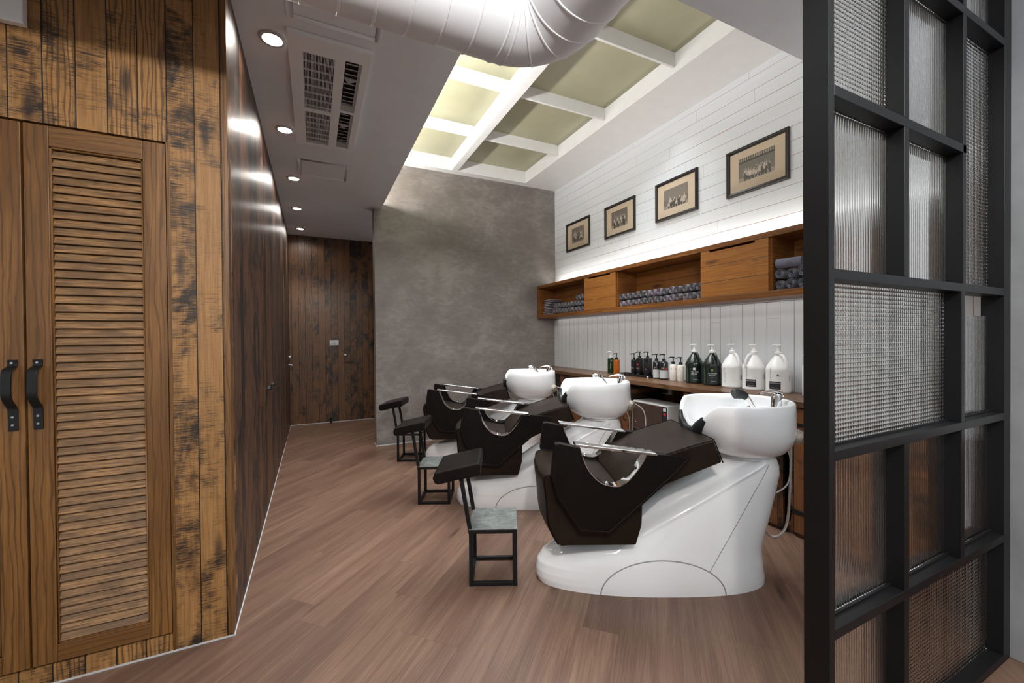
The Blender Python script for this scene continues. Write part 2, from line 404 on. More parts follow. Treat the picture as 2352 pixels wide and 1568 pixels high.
# floor: vinyl planks laid at 45 degrees
t = NT('vinyl_plank_floor'); sp = t.sep(t.tc.outputs['Object'])
s2 = 2**-.5
A_ = t.math('MULTIPLY', t.math('SUBTRACT', sp[0], sp[1]), s2)      # across
L_ = t.math('MULTIPLY', t.math('ADD', sp[0], sp[1]), s2)           # along
k = t.math('DIVIDE', A_, .152); i = t.math('FLOOR', k); fr = t.math('SUBTRACT', k, i)
rr = t.white(i); k2 = t.math('ADD', t.math('DIVIDE', L_, 1.22), t.math('MULTIPLY', rr, 7.3)); i2 = t.math('FLOOR', k2); f2 = t.math('SUBTRACT', k2, i2)
pid = t.math('MULTIPLY_ADD', i2, 13.7, i); pr_ = t.white(pid); pr2 = t.white(t.math('ADD', pid, 5.5))
P = t.comb(t.math('MULTIPLY', fr, .152), t.math('MULTIPLY_ADD', pr_, 11.0, L_), t.math('MULTIPLY', pid, .73))
g1 = t.noise(t.mapping(P, (38, 1.6, 1)), 1, 5, .6, .5); g2_ = t.noise(t.mapping(P, (210, 6, 1)), 1, 4, .65)
wv = t.wave(t.mapping(P, (1, .11, 1)), 26, 11, 3, 1.0); bg = t.noise(t.mapping(P, (10, .9, 1)), 1, 3, .5, .3)
kn = t.voro(t.mapping(P, (7.5, 1.35, 1)), 1)[0]
c = t.mix(t.ramp(g1, [(.25, 0.0), (.75, 1.0)]), (.135, .072, .045), (.262, .160, .112))
c = t.mix(t.ramp(bg, [(.35, .65), (.6, 0.0)]), c, (.098, .050, .034))
c = t.mix(t.ramp(g2_, [(.35, .35), (.6, 0.0)]), c, (.088, .046, .031))
c = t.mix(t.ramp(wv, [(.0, .30), (.10, 0.0)]), c, (.27, .17, .128))
c = t.mix(t.ramp(kn, [(.04, .9), (.15, 0.0)]), c, (.055, .028, .018))
br = t.math('MULTIPLY_ADD', pr2, .18, .90); c = t.mix(1.0, c, t.comb(br, br, br), 'MULTIPLY')
e1 = t.math('MINIMUM', fr, t.math('SUBTRACT', 1.0, fr)); e2 = t.math('MINIMUM', f2, t.math('SUBTRACT', 1.0, f2))
gp = t.math('MAXIMUM', t.math('LESS_THAN', e1, .006), t.math('LESS_THAN', e2, .0009))
c = t.mix(t.math('MULTIPLY', gp, .5), c, (.07, .038, .027))
t.set(color=c, rough=t.math('MULTIPLY_ADD', g2_, .15, .34)); t.b.inputs['Specular IOR Level'].default_value = .45
t.bump(t.math('SUBTRACT', g2_, gp), .12, .001); M['floor'] = t.mat

def glass(name, rough=.02, tint=(.975, .99, .985)):
    t = NT(name); t.set(color=tint, rough=rough, trans=1.0, ior=1.46); f = t.noise(t.tc.outputs['Object'], 3); return t.mat
M['reeded'] = glass('reeded_glass')

# towels
def towel_mat(name, c):
    t = NT(name); v = t.tc.outputs['Object']; n = t.noise(v, 260, 3, .7); n2 = t.noise(v, 18, 3)
    t.set(color=t.ramp(n2, [(.3, tuple(q*.75 for q in c)), (.7, tuple(q*1.2 for q in c))]), rough=.95, sheen=.4); t.bump(n, .8, .004); return t.mat
M['towel_g'] = towel_mat('dark_grey_terry', (.145, .142, .158)); M['towel_p'] = towel_mat('mauve_grey_terry', (.255, .215, .260))
M['towel_b'] = towel_mat('slate_terry', (.16, .16, .205)); M['towel_w'] = towel_mat('brownish_grey_terry', (.185, .160, .165))

# print (old photograph) reads a colour attribute
t = NT('sepia_print'); at = t.n('ShaderNodeAttribute', attribute_name='Col'); t.set(color=at.outputs[0], rough=.3); M['print'] = t.mat
t = NT('picture_glass'); t.set(color=(1, 1, 1), rough=.02, trans=1.0, ior=1.1); t.set(alpha=.25); f = t.noise(t.tc.outputs['Object'], 3); M['pic_glass'] = t.mat

# ------------------------------------------------------------------ setting
XL, YF, YB, ZC, YG, XW = -.3175, 2.0755, 6.767, 2.773, 4.989, 3.095
XG, XS, ZT = .645, .7256, 3.317
struct(MB().box(-4, 4.2, -3.2, 7.2, -.08, 0).build('floor', M['floor']))
# left wall with the opening of the louvred doors
b = MB()
b.box(-.521, XL, YF, YF+.10, 0, ZC); b.box(-3.6, -.521, YF, YF+.10, 2.040, ZC); b.box(-3.6, -.521, YF, YF+.10, 0, .072)
b.box(-3.6, -.521, YF+.06, YF+.10, .072, 2.04)
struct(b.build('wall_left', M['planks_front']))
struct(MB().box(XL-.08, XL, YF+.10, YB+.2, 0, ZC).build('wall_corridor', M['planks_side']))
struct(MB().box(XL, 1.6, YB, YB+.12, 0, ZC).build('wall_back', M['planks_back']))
b = MB(); b.box(XG, XW+.1, YG, YG+.16, 0, ZT+.25); b.box(-.02, XG, YG, YG+.16, ZC+.05, ZT+.25); struct(b.build('wall_grey', M['plaster']))
b = MB(); b.box(XW, XW+.12, .52, YG, 1.5, ZT+.25); struct(b.build('wall_right', M['white_h']))
b = MB(); b.box(XW-.018, XW+.12, .60, YG, 0, 1.5); struct(b.build('wall_right_lower', M['white_v']))
# main ceiling (slab forming the soffit of the raised bay)
b = MB(); b.box(-4, XS, -3.2, 7.2, ZC, ZC+.05); b.box(XS, 4.2, -3.2, 1.36, ZC, ZC+.05); b.box(XS, 4.2, YG+.16, 7.2, ZC, ZC+.05)
struct(b.build('ceiling', M['ceiling']))
# raised bay: its shell, border, coffer panels and beams
ZP = 3.47
b = MB(); b.box(0, XW+.05, .75, YG+.05, ZP+.04, ZP+.08)                       # lid
b.box(-.02, 0, .75, YG, ZC+.05, ZP+.06); b.box(0, XW, .72, .75, ZC+.05, ZP+.06)   # far sides of the cove
b.box(2.575, XW, .75, YG, ZT, ZP+.06); b.box(0, 2.575, 4.885, YG, ZT, ZP+.06); b.box(0, .22, .75, 4.885, ZT, ZP+.06)
b.box(.22, 2.575, .75, .95, ZT, ZP+.06)
struct(b.build('ceiling_bay', M['white_paint']))
struct(MB().box(1.549, 1.628, .95, 4.885, ZT, ZP+.04).build('trim_1', M['white_paint'], bevel=.003))
k = 2
for y0 in (4.065, 3.215, 2.355, 1.48):
    for xa, xb in ((.22, 1.549), (1.628, 2.575)):
        struct(MB().box(xa, xb, y0, y0+.022, 3.358, ZP+.02).build('trim_%d' % k, M['white_paint'], bevel=.003)); k += 1
ys = [.95, 1.48, 2.355, 3.215, 4.065, 4.885]
k = 1
for ya, yb in zip(ys, ys[1:]):
    for xa, xb in ((.22, 1.549), (1.628, 2.575)):
        struct(MB().box(xa, xb, ya, yb, ZP, ZP+.012).build('window_%d' % k, M['khaki'])); k += 1
struct(MB().box(-1.5, -.905, 2.045, YF, 2.365, ZC).build('trim_20', M['white_paint'], bevel=.004))
struct(MB().box(-.337, XL+.001, YF-.004, YF+.05, .009, ZC).build('trim_22', M['oak_v'], bevel=.002))
struct(MB().box(-.522, -.510, YF-.003, YF+.02, .01, 2.04).build('trim_23', M['oak_v'], bevel=.001))
# thin pale edge strips along the floor
struct(MB().box(-3.6, XL+.006, YF-.0035, YF, 0, .006).build('baseboard_left', M['skirt']))
struct(MB().box(XL, XL+.0045, YF, YB, 0, .005).build('baseboard_corridor', M['skirt']))
struct(MB().box(XL, 1.0, YB-.007, YB, 0, .010).build('baseboard_back', M['skirt']))
struct(MB().box(XG-.007, XW, YG-.007, YG, 0, .011).box(XG-.007, XG, YG, YG+.16, 0, .011).build('baseboard_grey', M['skirt']))
# slim corner lines of the plaster wall
# short wall behind the glass partition on the right
struct(MB().box(2.412, 4.2, .535, .60, 0, ZC).build('wall_stub', M['tile_white']))
struct(MB().box(2.408, 2.452, .525, .602, 0, ZC).build('trim_21', M['plaster_light'], bevel=.003))
struct(MB().box(2.452, 4.2, .527, .535, 0, .012).build('baseboard_right', M['skirt']))
# room shell behind the camera
struct(MB().box(3.9, 4.0, -3.2, .53, 0, ZC).build('wall_far_right', M['tile_white']))

# ---- louvred closet doors (set into the left wall)
def louvre_door(name, x0, x1, handle_x):
    d = tag(thing(name, None, None, (0, 0, 0))); struct(d)
    z0, z1 = .078, 2.032; fl, fr_ = .066, .070; zt, zb = 1.958, .140
    y0, y1 = YF-.002, YF+.032
    MB().box(x0, x0+fl, y0, y1, z0, z1).build('stile', M['oak_v'], d, bevel=.0025)
    MB().box(x1-fr_, x1, y0, y1, z0, z1).build('stile', M['oak_v'], d, bevel=.0025)
    MB().box(x0+fl, x1-fr_, y0, y1, zt, z1).build('rail', M['oak_h'], d, bevel=.0025)
    MB().box(x0+fl, x1-fr_, y0, y1, z0, zb).build('rail', M['oak_h'], d, bevel=.0025)
    b = MB(); a0, a1 = x0+fl, x1-fr_
    for xa, xb, za, zb_ in ((a0, a0+.006, zb, zt), (a1-.006, a1, zb, zt), (a0, a1, zt-.006, zt), (a0, a1, zb, zb+.006)):
        b.box(xa, xb, y0+.004, y1, za, zb_)
    b.build('bead', M['oak_v'], d, bevel=.001)
    b = MB(); n = 58; pit = (zt-zb-.012)/n
    for i in range(n):
        z = zb+.006+pit*i
        b.prism([(y0+.006, z+.002), (y0+.0095, z-.001), (y0+.025, z+pit*.86), (y0+.021, z+pit*.97)], 'x', a0+.005, a1-.005)
    b.box(a0, a1, y1, y1+.004, zb, zt)
    b.build('louvre_panel', M['slat'], d, bevel=.0012)
    # bow handle: top foot at z 1.187, two screws on the long lower foot
    h = handle_x
    pts = [(1.187, 0), (1.165, 0), (1.150, .030), (1.10, .036), (1.055, .034), (1.02, .006), (1.005, .001), (.937, 0)]
    P = arc([(h, y0-.004-q, z) for z, q in pts], 6)
    rings = []
    for q in P:
        ww = .0125
        rings.append([(q.x-ww, q.y-.003, q.z), (q.x+ww, q.y-.003, q.z), (q.x+ww, q.y+.004, q.z), (q.x-ww, q.y+.004, q.z)])
    hd = MB().loft(rings).build('handle', M['handle'], d, bevel=.002)
    b = MB()
    for z in (1.176, .988, .958): b.lathe([(.0045, 0), (.0045, .0015), (.002, .0025)], 12, (0, 0, 0))
    b.v = []; b.f = []; b.m = []
    for z in (1.176, .985, .957):
        n0 = 10; r1 = [(h+.004*cos(2*pi*i/n0), y0-.0075, z+.004*sin(2*pi*i/n0)) for i in range(n0)]
        r2 = [(h+.004*cos(2*pi*i/n0), y0-.0095, z+.004*sin(2*pi*i/n0)) for i in range(n0)]
        b.loft([r1, r2])
    b.build('screw', M['steel'], hd)
    return d
louvre_door('door_1', -.924, -.5245, -.894)
louvre_door('door_2', -1.330, -.930, -.958)
louvre_door('door_3', -1.736, -1.336, -1.70)

# ---- flush cabinet doors in the corridor wall, with small pull loops
def flush_door(name, y0, y1, z0, z1, handle=None, lever=None):
    d = MB().box(XL-.01, XL+.0035, y0, y1, z0, z1).build(name, M['planks_side'], None, bevel=.001); struct(d)
    if handle:
        hy, hz = handle
        P = arc([(XL+.003, hy-.05, hz), (XL+.03, hy-.046, hz), (XL+.034, hy, hz), (XL+.03, hy+.046, hz), (XL+.003, hy+.05, hz)], 5)
        MB().tube(P, .006, 8, flat=1.6).build('handle', M['handle'], d, smooth=True)
    if lever:
        hy, hz = lever
        MB().bar((XL+.004, hy, hz), (XL+.045, hy, hz), .016, .016).bar((XL+.045, hy+.005, hz), (XL+.045, hy-.12, hz), .012, .018).build('lever', M['steel'], d, bevel=.002)
        MB().bar((XL+.003, hy+.0, hz+.11), (XL+.03, hy, hz+.11), .03, .03).build('lock', M['steel'], d, bevel=.006)
    return d
flush_door('door_4', 2.13, 3.675, .812, 2.03, (3.52, .892)); flush_door('door_5', 3.682, 5.2, .812, 2.03, (3.84, .892))
flush_door('door_6', 5.62, 6.52, .01, 2.03, None, (6.42, .905))
# ---- flush door in the back wall
d = struct(MB().box(.372, 1.2, YB-.006, YB+.01, .012, 2.044).build('door_7', M['planks_back'], bevel=.0015))
MB().bar((.425, YB-.005, .90), (.425, YB-.05, .90), .016, .016).bar((.415, YB-.05, .90), (.545, YB-.05, .90), .012, .018).build('lever', M['handle'], d, bevel=.002)
MB().bar((.43, YB-.004, 1.012), (.43, YB-.035, 1.012), .036, .036).build('lock', M['steel'], d, bevel=.008)
tag(MB().box(.212, .342, YB-.012, YB, 1.158, 1.240).box(.262, .292, YB-.018, YB-.012, 1.18, 1.218).build('switch_plate', M['switch'], bevel=.003), 'grey metal switch plate on the dark plank wall beside the far door', 'switch')
s_ = thing('door_stop', 'small black door stop on the floor at the far plank wall', 'door stop', (.22, 6.70, 0))
MB().lathe([(.018, 0), (.018, .008), (.009, .012), (.009, .05), (.014, .055), (.014, .075), (.004, .08)], 14).build('post', M['handle'], s_, smooth=True)
MB().box(-.02, .02, .01, .016, .03, .075).build('bumper', M['rubber'], s_, bevel=.003)

# ------------------------------------------------------------------ ceiling things
def downlight(x, y, label, first=None):
    if first is None:
        d = thing('downlight', label, 'ceiling light', (x, y, ZC), 0, 'downlights along the corridor ceiling')
        MB().lathe([(.042, -.001), (.046, -.008), (.060, -.006), (.063, 0)], 32, cap=False).build('ring', M['trim_ring'], d, smooth=True)
        MB().lathe([(.0445, -.003), (.038, -.005), (.001, -.0055)], 32).build('lens', M['lamp'], d, smooth=True)
    else: d = dup(first, (x, y, ZC), 0, label)
    l = bpy.data.lights.new('downlight_beam', 'SPOT'); l.energy = 30; l.spot_size = R(76); l.spot_blend = .8; l.shadow_soft_size = .03; l.color = (1, .93, .84)
    lo = bpy.data.objects.new('downlight_beam', l); col.objects.link(lo); lo.location = (x, y, ZC-.03)
    l = bpy.data.lights.new('downlight_spill', 'SPOT'); l.energy = 4; l.spot_size = R(168); l.spot_blend = .35; l.shadow_soft_size = .04; l.color = (1, .95, .88)
    lo = bpy.data.objects.new('downlight_spill', l); col.objects.link(lo); lo.location = (x, y, ZC-.028)
    return d
dl = downlight(-.172, 2.406, 'round recessed downlight nearest the camera, beside the top end of the air conditioner')
downlight(-.172, 3.404, 'round recessed downlight beside the far end of the air conditioner', dl)
downlight(-.152, 4.395, 'round recessed downlight just beyond the small ceiling hatch', dl)
downlight(-.160, 5.385, 'second farthest round recessed downlight above the corridor', dl)
downlight(-.150, 6.355, 'farthest round recessed downlight, close to the dark plank wall', dl)

ac = thing('air_conditioner', 'grey ceiling cassette air conditioner with return grille and two louvred outlets', 'air conditioner', (0, 0, ZC))
x0, x1, y0, y1 = -.102, .296, 2.281, 3.545
b = MB()
for q in ((x0, -.035, y0, y1), (.121, .172, y0, y1), (.258, x1, y0, y1), (-.035, .121, y0, 2.409), (-.035, .121, 3.494, y1), (.172, .258, y0, 2.392), (.172, .258, 2.93, 2.952), (.172, .258, 3.495, y1)):
    b.box(q[0], q[1], q[2], q[3], -.024, -.0005)
b.build('panel', M['ac'], ac)
MB().box(x0+.01, x1-.01, y0+.01, y1-.01, -.0035, -.001).build('recess_shade', M['ac_dark'], ac)  # dark plate painted in for the shade inside grille and outlets
b = MB()
for i in range(22): b.box(-.033+i*.0072, -.033+i*.0072+.0024, 2.409, 3.494, -.0235, -.014)
for i in range(1, 14): b.box(-.035, .121, 2.409+i*.0775-.0015, 2.409+i*.0775+.0015, -.0215, -.013)
b.box(-.035, .121, 2.985, 3.025, -.023, -.012)
b.build('grille', M['ac'], ac)
for ya, yb in ((2.392, 2.93), (2.952, 3.495)):
    b = MB(); n = 9
    b.box(.172, .258, yb-.075, yb, -.02, -.004)
    for i in range(n):
        y = ya+.02+i*(yb-ya-.11)/n
        if i == 3: b.prism([(.172, y), (.25, y+.005), (.20, y+.05)], 'z', -.022, -.012)
        else: b.prism([(y, -.020), (y+.004, -.022), (y+.036, -.006), (y+.030, -.004)], 'x', .178, .240)
    b.prism([(.240, -.021), (.258, -.022), (.258, -.004)], 'y', ya, yb)
    b.build('outlet_vanes', M['vane'], ac, bevel=.001)
def hatch(name, x0, x1, y0, y1, label):
    h = thing(name, label, 'ceiling hatch', ((x0+x1)/2, (y0+y1)/2, ZC)); hx, hy = (x1-x0)/2, (y1-y0)/2
    MB().box(-hx, -hx+.028, -hy, hy, -.006, 0).box(hx-.028, hx, -hy, hy, -.006, 0).box(-hx+.028, hx-.028, -hy, -hy+.028, -.006, 0).box(-hx+.028, hx-.028, hy-.028, hy, -.006, 0).build('frame', M['ceiling'], h, bevel=.002)
    MB().box(-hx+.031, hx-.031, -hy+.031, hy-.031, -.004, 0).build('panel', M['ceiling'], h, bevel=.002)
hatch('access_hatch', -.112, .308, 3.893, 4.27, 'small grey access hatch in the ceiling beyond the air conditioner')
hatch('access_hatch', -.10, .325, 1.75, 2.205, 'grey access hatch in the ceiling half hidden by the white duct')

# ---- spiral duct with an elbow
du = thing('air_duct', 'large white spiral air duct with an elbow hanging under the ceiling', 'air duct', (.5, 1.508, 2.568))
YD, XD, ZD, RD, RB = 1.508, .885, 2.568, .185, .187
o0 = Vector((.5, 1.508, 2.568))
def ring_at(c, d, r, n=48):
    x = Vector((0, 0, 1)); y = d.cross(x).normalized()
    return [Vector(c)-o0 + x*cos(2*pi*i/n)*r + y*sin(2*pi*i/n)*r for i in range(n)]
cx = XD-RB; sup = []
path = [((-3.4, YD, ZD), Vector((1, 0, 0))), ((cx, YD, ZD), Vector((1, 0, 0)))]
for i in range(1, 25):
    a = pi/2*i/24; path.append(((cx+RB*sin(a), YD-RB*(1-cos(a)), ZD), Vector((cos(a), -sin(a), 0))))
path.append(((XD, -2.9, ZD), Vector((0, -1, 0))))
MB().loft([ring_at(c, d, RD) for c, d in path]).build('duct_wall', M['duct'], du, smooth=True)
b = MB()
def seam(c, d, tilt=0):
    r = []
    for off, rr in ((-.006, RD-.001), (-.002, RD+.003), (.002, RD+.003), (.006, RD-.001)):
        r.append(ring_at(Vector(c)+d*off, d, rr))
    b.loft(r, True, False, False)
x = cx-.02
while x > -3.2: seam((x, YD, ZD), Vector((1, 0, 0))); x -= .118
for a in (R(6), R(34), R(62), R(88)): seam((cx+RB*sin(a), YD-RB*(1-cos(a)), ZD), Vector((cos(a), -sin(a), 0)))
y = YD-RB-.10
while y > -2.8: seam((XD, y, ZD), Vector((0, -1, 0))); y -= .13
b.build('seam', M['duct'], du, smooth=True)
for x in (-2.2, -.55): MB().box(x-.5-.012, x-.5+.012, -.014, .014, .198, .22).build('hanger', M['steel'], du)

# ------------------------------------------------------------------ pictures
def print_mesh(name, w, h, seed, parent, kind):
    rnd = random.Random(seed); nx, ny = 64, int(64*h/w)
    g = [[.12+.10*rnd.random() for _ in range(nx)] for _ in range(ny)]
    # brick or shop-front background
    for j in range(ny):
        for i in range(nx):
            base = .16+.05*rnd.random()
            if kind == 'shop' and j > ny*.78: base = .06 if j < ny*.84 else (.42 if (i//2) % 2 else .12)
            if kind == 'brick' and j > ny*.5: base = .10+(.14 if (j % 4 and (i+(j//4)*3) % 7) else 0)
            if kind == 'room' and j > ny*.45: base = .16+.14*((i*3+j*5) % 17)/17
            if kind == 'yard' and (i // 6) % 2: base += .10
            if j < ny*.16: base = .30+.08*rnd.random()
            g[j][i] = base
    def blob(cx, cy, rx, ry, val):
        for j in range(ny):
            for i in range(nx):
                if ((i-cx)/rx)**2+((j-cy)/ry)**2 < 1: g[j][i] = val*(.85+.3*rnd.random())
    rows = {'shop': [(.42, 13, .35), (.36, 11, .1)], 'brick': [(.56, 9, .0), (.38, 8, .5)], 'room': [(.42, 4, .1), (.30, 7, .2)], 'yard': [(.62, 6, .1), (.40, 6, .6)]}[kind]
    for (cy, n, o) in rows:
        for k in range(n):
            cx = nx*(.14+.74*(k+o*.5)/n)+rnd.uniform(-1, 1); cy2 = ny*cy+rnd.uniform(-1.5, 1.5); v_ = rnd.choice([.62, .55, .08, .07, .5])
            s_ = nx/n*.33
            blob(cx, cy2-ny*.13, s_, ny*.13, v_); blob(cx, cy2-ny*.27, s_*.8, ny*.1, .06)
            blob(cx, cy2+ny*.045, s_*.38, ny*.05, .52)
    me = bpy.data.meshes.new(name); vs = []; fs = []
    for j in range(ny+1):
        for i in range(nx+1): vs.append((0, -w/2+w*i/nx, -h/2+h*j/ny))
    for j in range(ny):
        for i in range(nx): a_ = j*(nx+1)+i; fs.append((a_, a_+nx+1, a_+nx+2, a_+1))
    me.from_pydata(vs, [], fs); ca = me.color_attributes.new('Col', 'FLOAT_COLOR', 'CORNER')
    for p in me.polygons:
        j, i = divmod(p.index, nx); q = g[j][i]
        for li in p.loop_indices: ca.data[li].color = (q*.95, q*.80, q*.66, 1)
    me.materials.append(M['print']); o = bpy.data.objects.new(name, me); col.objects.link(o); o.parent = parent; return o
def picture(yc, zc, w, h, seed, kind, label, pw=.60, ph=.56):
    p = thing('picture_frame', label, 'picture', (XW, yc, zc), 0, 'old photographs on the white wall')
    fw = .030
    b = MB()
    prof = [(0, 0), (-.020, 0), (-.024, .004), (-.024, .012), (-.019, .016), (-.015, .026), (-.010, .030), (0, .030)]
    corners = [(-w/2, -h/2), (w/2, -h/2), (w/2, h/2), (-w/2, h/2)]
    rings = []
    for (cy, cz) in corners:
        sy, sz = (1 if cy < 0 else -1), (1 if cz < 0 else -1)
        rings.append([(q[0], cy+sy*q[1], cz+sz*q[1]) for q in prof])
    rings.append(rings[0]); b.loft(rings, True, False, False)
    b.build('moulding', M['frame_black'], p, smooth=True, angle=25)
    MB().box(-.0095, -.002, -w/2+.025, w/2-.025, -h/2+.025, h/2-.025).build('mat_board', M['mat_board'], p)
    q = print_mesh('photo_print', (w-.06)*pw, (h-.06)*ph, seed, p, kind); q.location = (-.0102, 0, .004)
    MB().box(-.0135, -.0125, -w/2+.026, w/2-.026, -h/2+.026, h/2-.026).build('glazing', M['pic_glass'], p)
    return p
picture(4.42, 2.574, .515, .372, 3, 'yard', 'black-framed sepia photograph nearest the grey plaster wall, smallest in view', .58, .62)
picture(3.618, 2.568, .500, .368, 5, 'brick', 'black-framed sepia photograph of two rows of people, second from the grey wall', .60, .62)
picture(2.826, 2.565, .495, .372, 8, 'room', 'black-framed sepia photograph of a room with a few people, third from the grey wall', .66, .60)
picture(2.043, 2.562, .495, .370, 11, 'shop', 'black-framed sepia photograph of a row of people before a shop, nearest the glass partition', .66, .60)

# ------------------------------------------------------------------ wall shelf
sh = thing('wall_shelf', 'long wooden wall shelf with open cubbies and two sliding doors', 'wall shelf', (XW-.018, 2.9, 1.5))
ox, oy, oz = XW-.018, 2.9, 1.5
def LB(x0, x1, y0, y1, z0, z1): return MB().box(x0-ox, x1-ox, y0-oy, y1-oy, z0-oz, z1-oz)
SX = 2.794; SY0 = .66
LB(SX, ox-.002, SY0, 4.985, 1.922, 1.960).build('top_board', M['shelf_wood'], sh, bevel=.002)
LB(SX, ox-.002, SY0, 4.985, 1.512, 1.556).build('bottom_board', M['shelf_wood'], sh, bevel=.002)
LB(SX, ox-.002, 4.938, 4.985, 1.556, 1.922).build('end_board', M['shelf_wood'], sh, bevel=.002)
LB(ox-.014, ox-.002, SY0, 4.938, 1.556, 1.922).build('back_board', M['shelf_door'], sh)
for y in (3.874, 3.334, 2.295, 1.760, 1.10): LB(SX+.02, ox-.014, y-.008, y+.008, 1.556, 1.922).build('divider', M['shelf_wood'], sh)
for ya, yb, sa, sb in ((3.346, 3.890, 3.427, 3.813), (1.768, 2.311, 1.863, 2.234), (.66, 1.09, .75, 1.0)):
    b = LB(SX+.002, SX+.020, ya, yb, 1.558, 1.905)
    for q0, q1 in ((ya, sa), (sb, yb)): b.box(SX+.002-ox, SX+.020-ox, q0-oy, q1-oy, 1.905-oz, 1.9215-oz)
    b.build('sliding_door', M['shelf_door'], sh)

# rolled towels
def roll_mesh(name, r, length, m1, seed):
    rnd = random.Random(seed); turns = 2.3; n = 54; th = r/(turns+1.12)
    inner = []; outer = []; ph = rnd.uniform(0, 6.28)
    for i in range(n+1):
        a = turns*2*pi*i/n; rad = th*.3+th*a/(2*pi); wob = 1+.02*sin(3*a+ph)+.012*rnd.uniform(-1, 1)
        inner.append((rad*wob, a+ph)); outer.append(((rad+th*.80)*wob, a+ph))
    rings = []
    prof = [(0, .0, .15), (.0, .0, 0), (1, 0, 0)]
    levels = [(.0, .30), (-.004, .06), (.0, 0.0)]
    b = MB()
    secs = []
    for k, (xx, sq) in enumerate([(.004, .30), (0.0, .12), (.006, 0.0), (length-.006, 0.0), (length, .12)]):
        pts = []
        for (ri, a), (ro, _) in zip(inner, outer):
            mid = (ri+ro)/2; pts.append((xx, (mid+(ri-mid)*(1-sq))*cos(a), (mid+(ri-mid)*(1-sq))*sin(a)))
        for (ri, a), (ro, _) in reversed(list(zip(inner, outer))):
            mid = (ri+ro)/2; pts.append((xx, (mid+(ro-mid)*(1-sq))*cos(a), (mid+(ro-mid)*(1-sq))*sin(a)))
        secs.append(pts)
    b.loft(secs, True, False, False)
    N = 2*(n+1)
    for si in (0, len(secs)-1):     # end faces as quads across the band
        for i in range(n):
            b.add([secs[si][i], secs[si][i+1], secs[si][N-2-i], secs[si][N-1-i]], [(0, 1, 2, 3)])
    me_o = b.build(name, m1, smooth=True, angle=60); return me_o
TW = []
for k, mm in enumerate((M['towel_g'], M['towel_p'], M['towel_w'], M['towel_b'])):
    for s_ in range(2): TW.append(roll_mesh('rolled_towel', .0348, .20, mm, 10*k+s_))
fresh = list(TW)
def towel(x, y, z, variant, label, group, scale=1.0, rx=0):
    if TW[variant] in fresh: o = TW[variant]; fresh.remove(o)
    else: o = TW[variant].copy(); col.objects.link(o)
    o.location = (x, y, z); o.scale = (1, scale, scale)
    return tag(o, label, 'towel', group)
ORD = ['first', 'second', 'third', 'fourth', 'fifth', 'sixth', 'seventh', 'eighth', 'ninth', 'tenth', 'eleventh', 'twelfth', 'thirteenth', 'fourteenth', 'fifteenth']
rn = random.Random(4)
CN = {0: 'dark grey', 1: 'mauve-grey', 2: 'brownish grey', 3: 'slate grey'}
zb = 1.556
seqb = [1, 1, 0, 1, 0, 0, 2, 0, 1, 1, 2, 1, 0, 1, 1]; seqt = [0, 2, 0, 2, 0, 1, 1, 1, 0, 1, 0, 2, 0, 0, 0]
for i in range(14):      # middle cubby, left (far) to right
    y = 3.288-i*.0718
    towel(SX+.03+rn.uniform(0, .012), y, zb+.0355, seqb[i]*2+rn.randint(0, 1), '%s rolled towel, %s from left, bottom row of the middle cubby' % (CN[seqb[i]], ORD[i]), 'rolled towels in the middle cubby', 1, rn.uniform(0, 6))
    towel(SX+.03+rn.uniform(0, .012), y-(.0 if i else 0)+.004, zb+.0355+.0690, seqt[i]*2+rn.randint(0, 1), '%s rolled towel, %s from left, top row of the middle cubby' % (CN[seqt[i]], ORD[i]), 'rolled towels in the middle cubby', 1, rn.uniform(0, 6))
k = 0
for i in range(11):
    y = 4.655-i*.0715; c_ = [2, 2, 2, 0, 2, 0, 2, 0, 2, 0, 0][i]
    towel(SX+.05, y, zb+.0355, c_*2+rn.randint(0, 1), '%s rolled towel, %s from left, bottom row of the leftmost cubby' % (CN[c_], ORD[i]), 'rolled towels in the far left cubby', 1, rn.uniform(0, 6))
for i in range(10):
    y = 4.60-i*.0725; c_ = [2, 2, 0, 2, 0, 2, 0, 2, 0, 1][i]
    towel(SX+.05, y, zb+.1045, c_*2+rn.randint(0, 1), '%s rolled towel, %s from left, second row of the leftmost cubby' % (CN[c_], ORD[i]), 'rolled towels in the far left cubby', 1, rn.uniform(0, 6))
for i in range(3):
    y = 4.085-i*.072
    towel(SX+.05, y, zb+.1735, (2 if i else 0)*2, 'brownish rolled towel, %s in the short top row of the leftmost cubby' % ORD[i] if i else 'dark grey rolled towel, first in the short top row of the leftmost cubby', 'rolled towels in the far left cubby', 1, rn.uniform(0, 6))
G = 'rolled towels in the cubby beside the glass partition'
for i, y in enumerate((1.712, 1.640, 1.568, 1.496, 1.424)):
    towel(SX+.03, y, zb+.0365, 6+i % 2, 'slate grey rolled towel, %s from left, bottom row of the right cubby' % ORD[i], G, 1.0, rn.uniform(0, 6))
for i, y in enumerate((1.712, 1.638, 1.560, 1.482)):
    towel(SX+.03, y, zb+.1085+(.003 if i > 1 else 0), 6+(i+1) % 2, 'slate grey rolled towel, %s from left, second row of the right cubby' % ORD[i], G, 1.0 if i < 2 else 1.12, rn.uniform(0, 6))
o = towel(SX+.045, 1.735, zb+.182, 6, 'larger slate grey towel lying sideways on top of the right cubby pile', G, 1.15); o.rotation_euler = (.4, 0, R(-80)); o.scale = (.75, 1.05, 1.05)
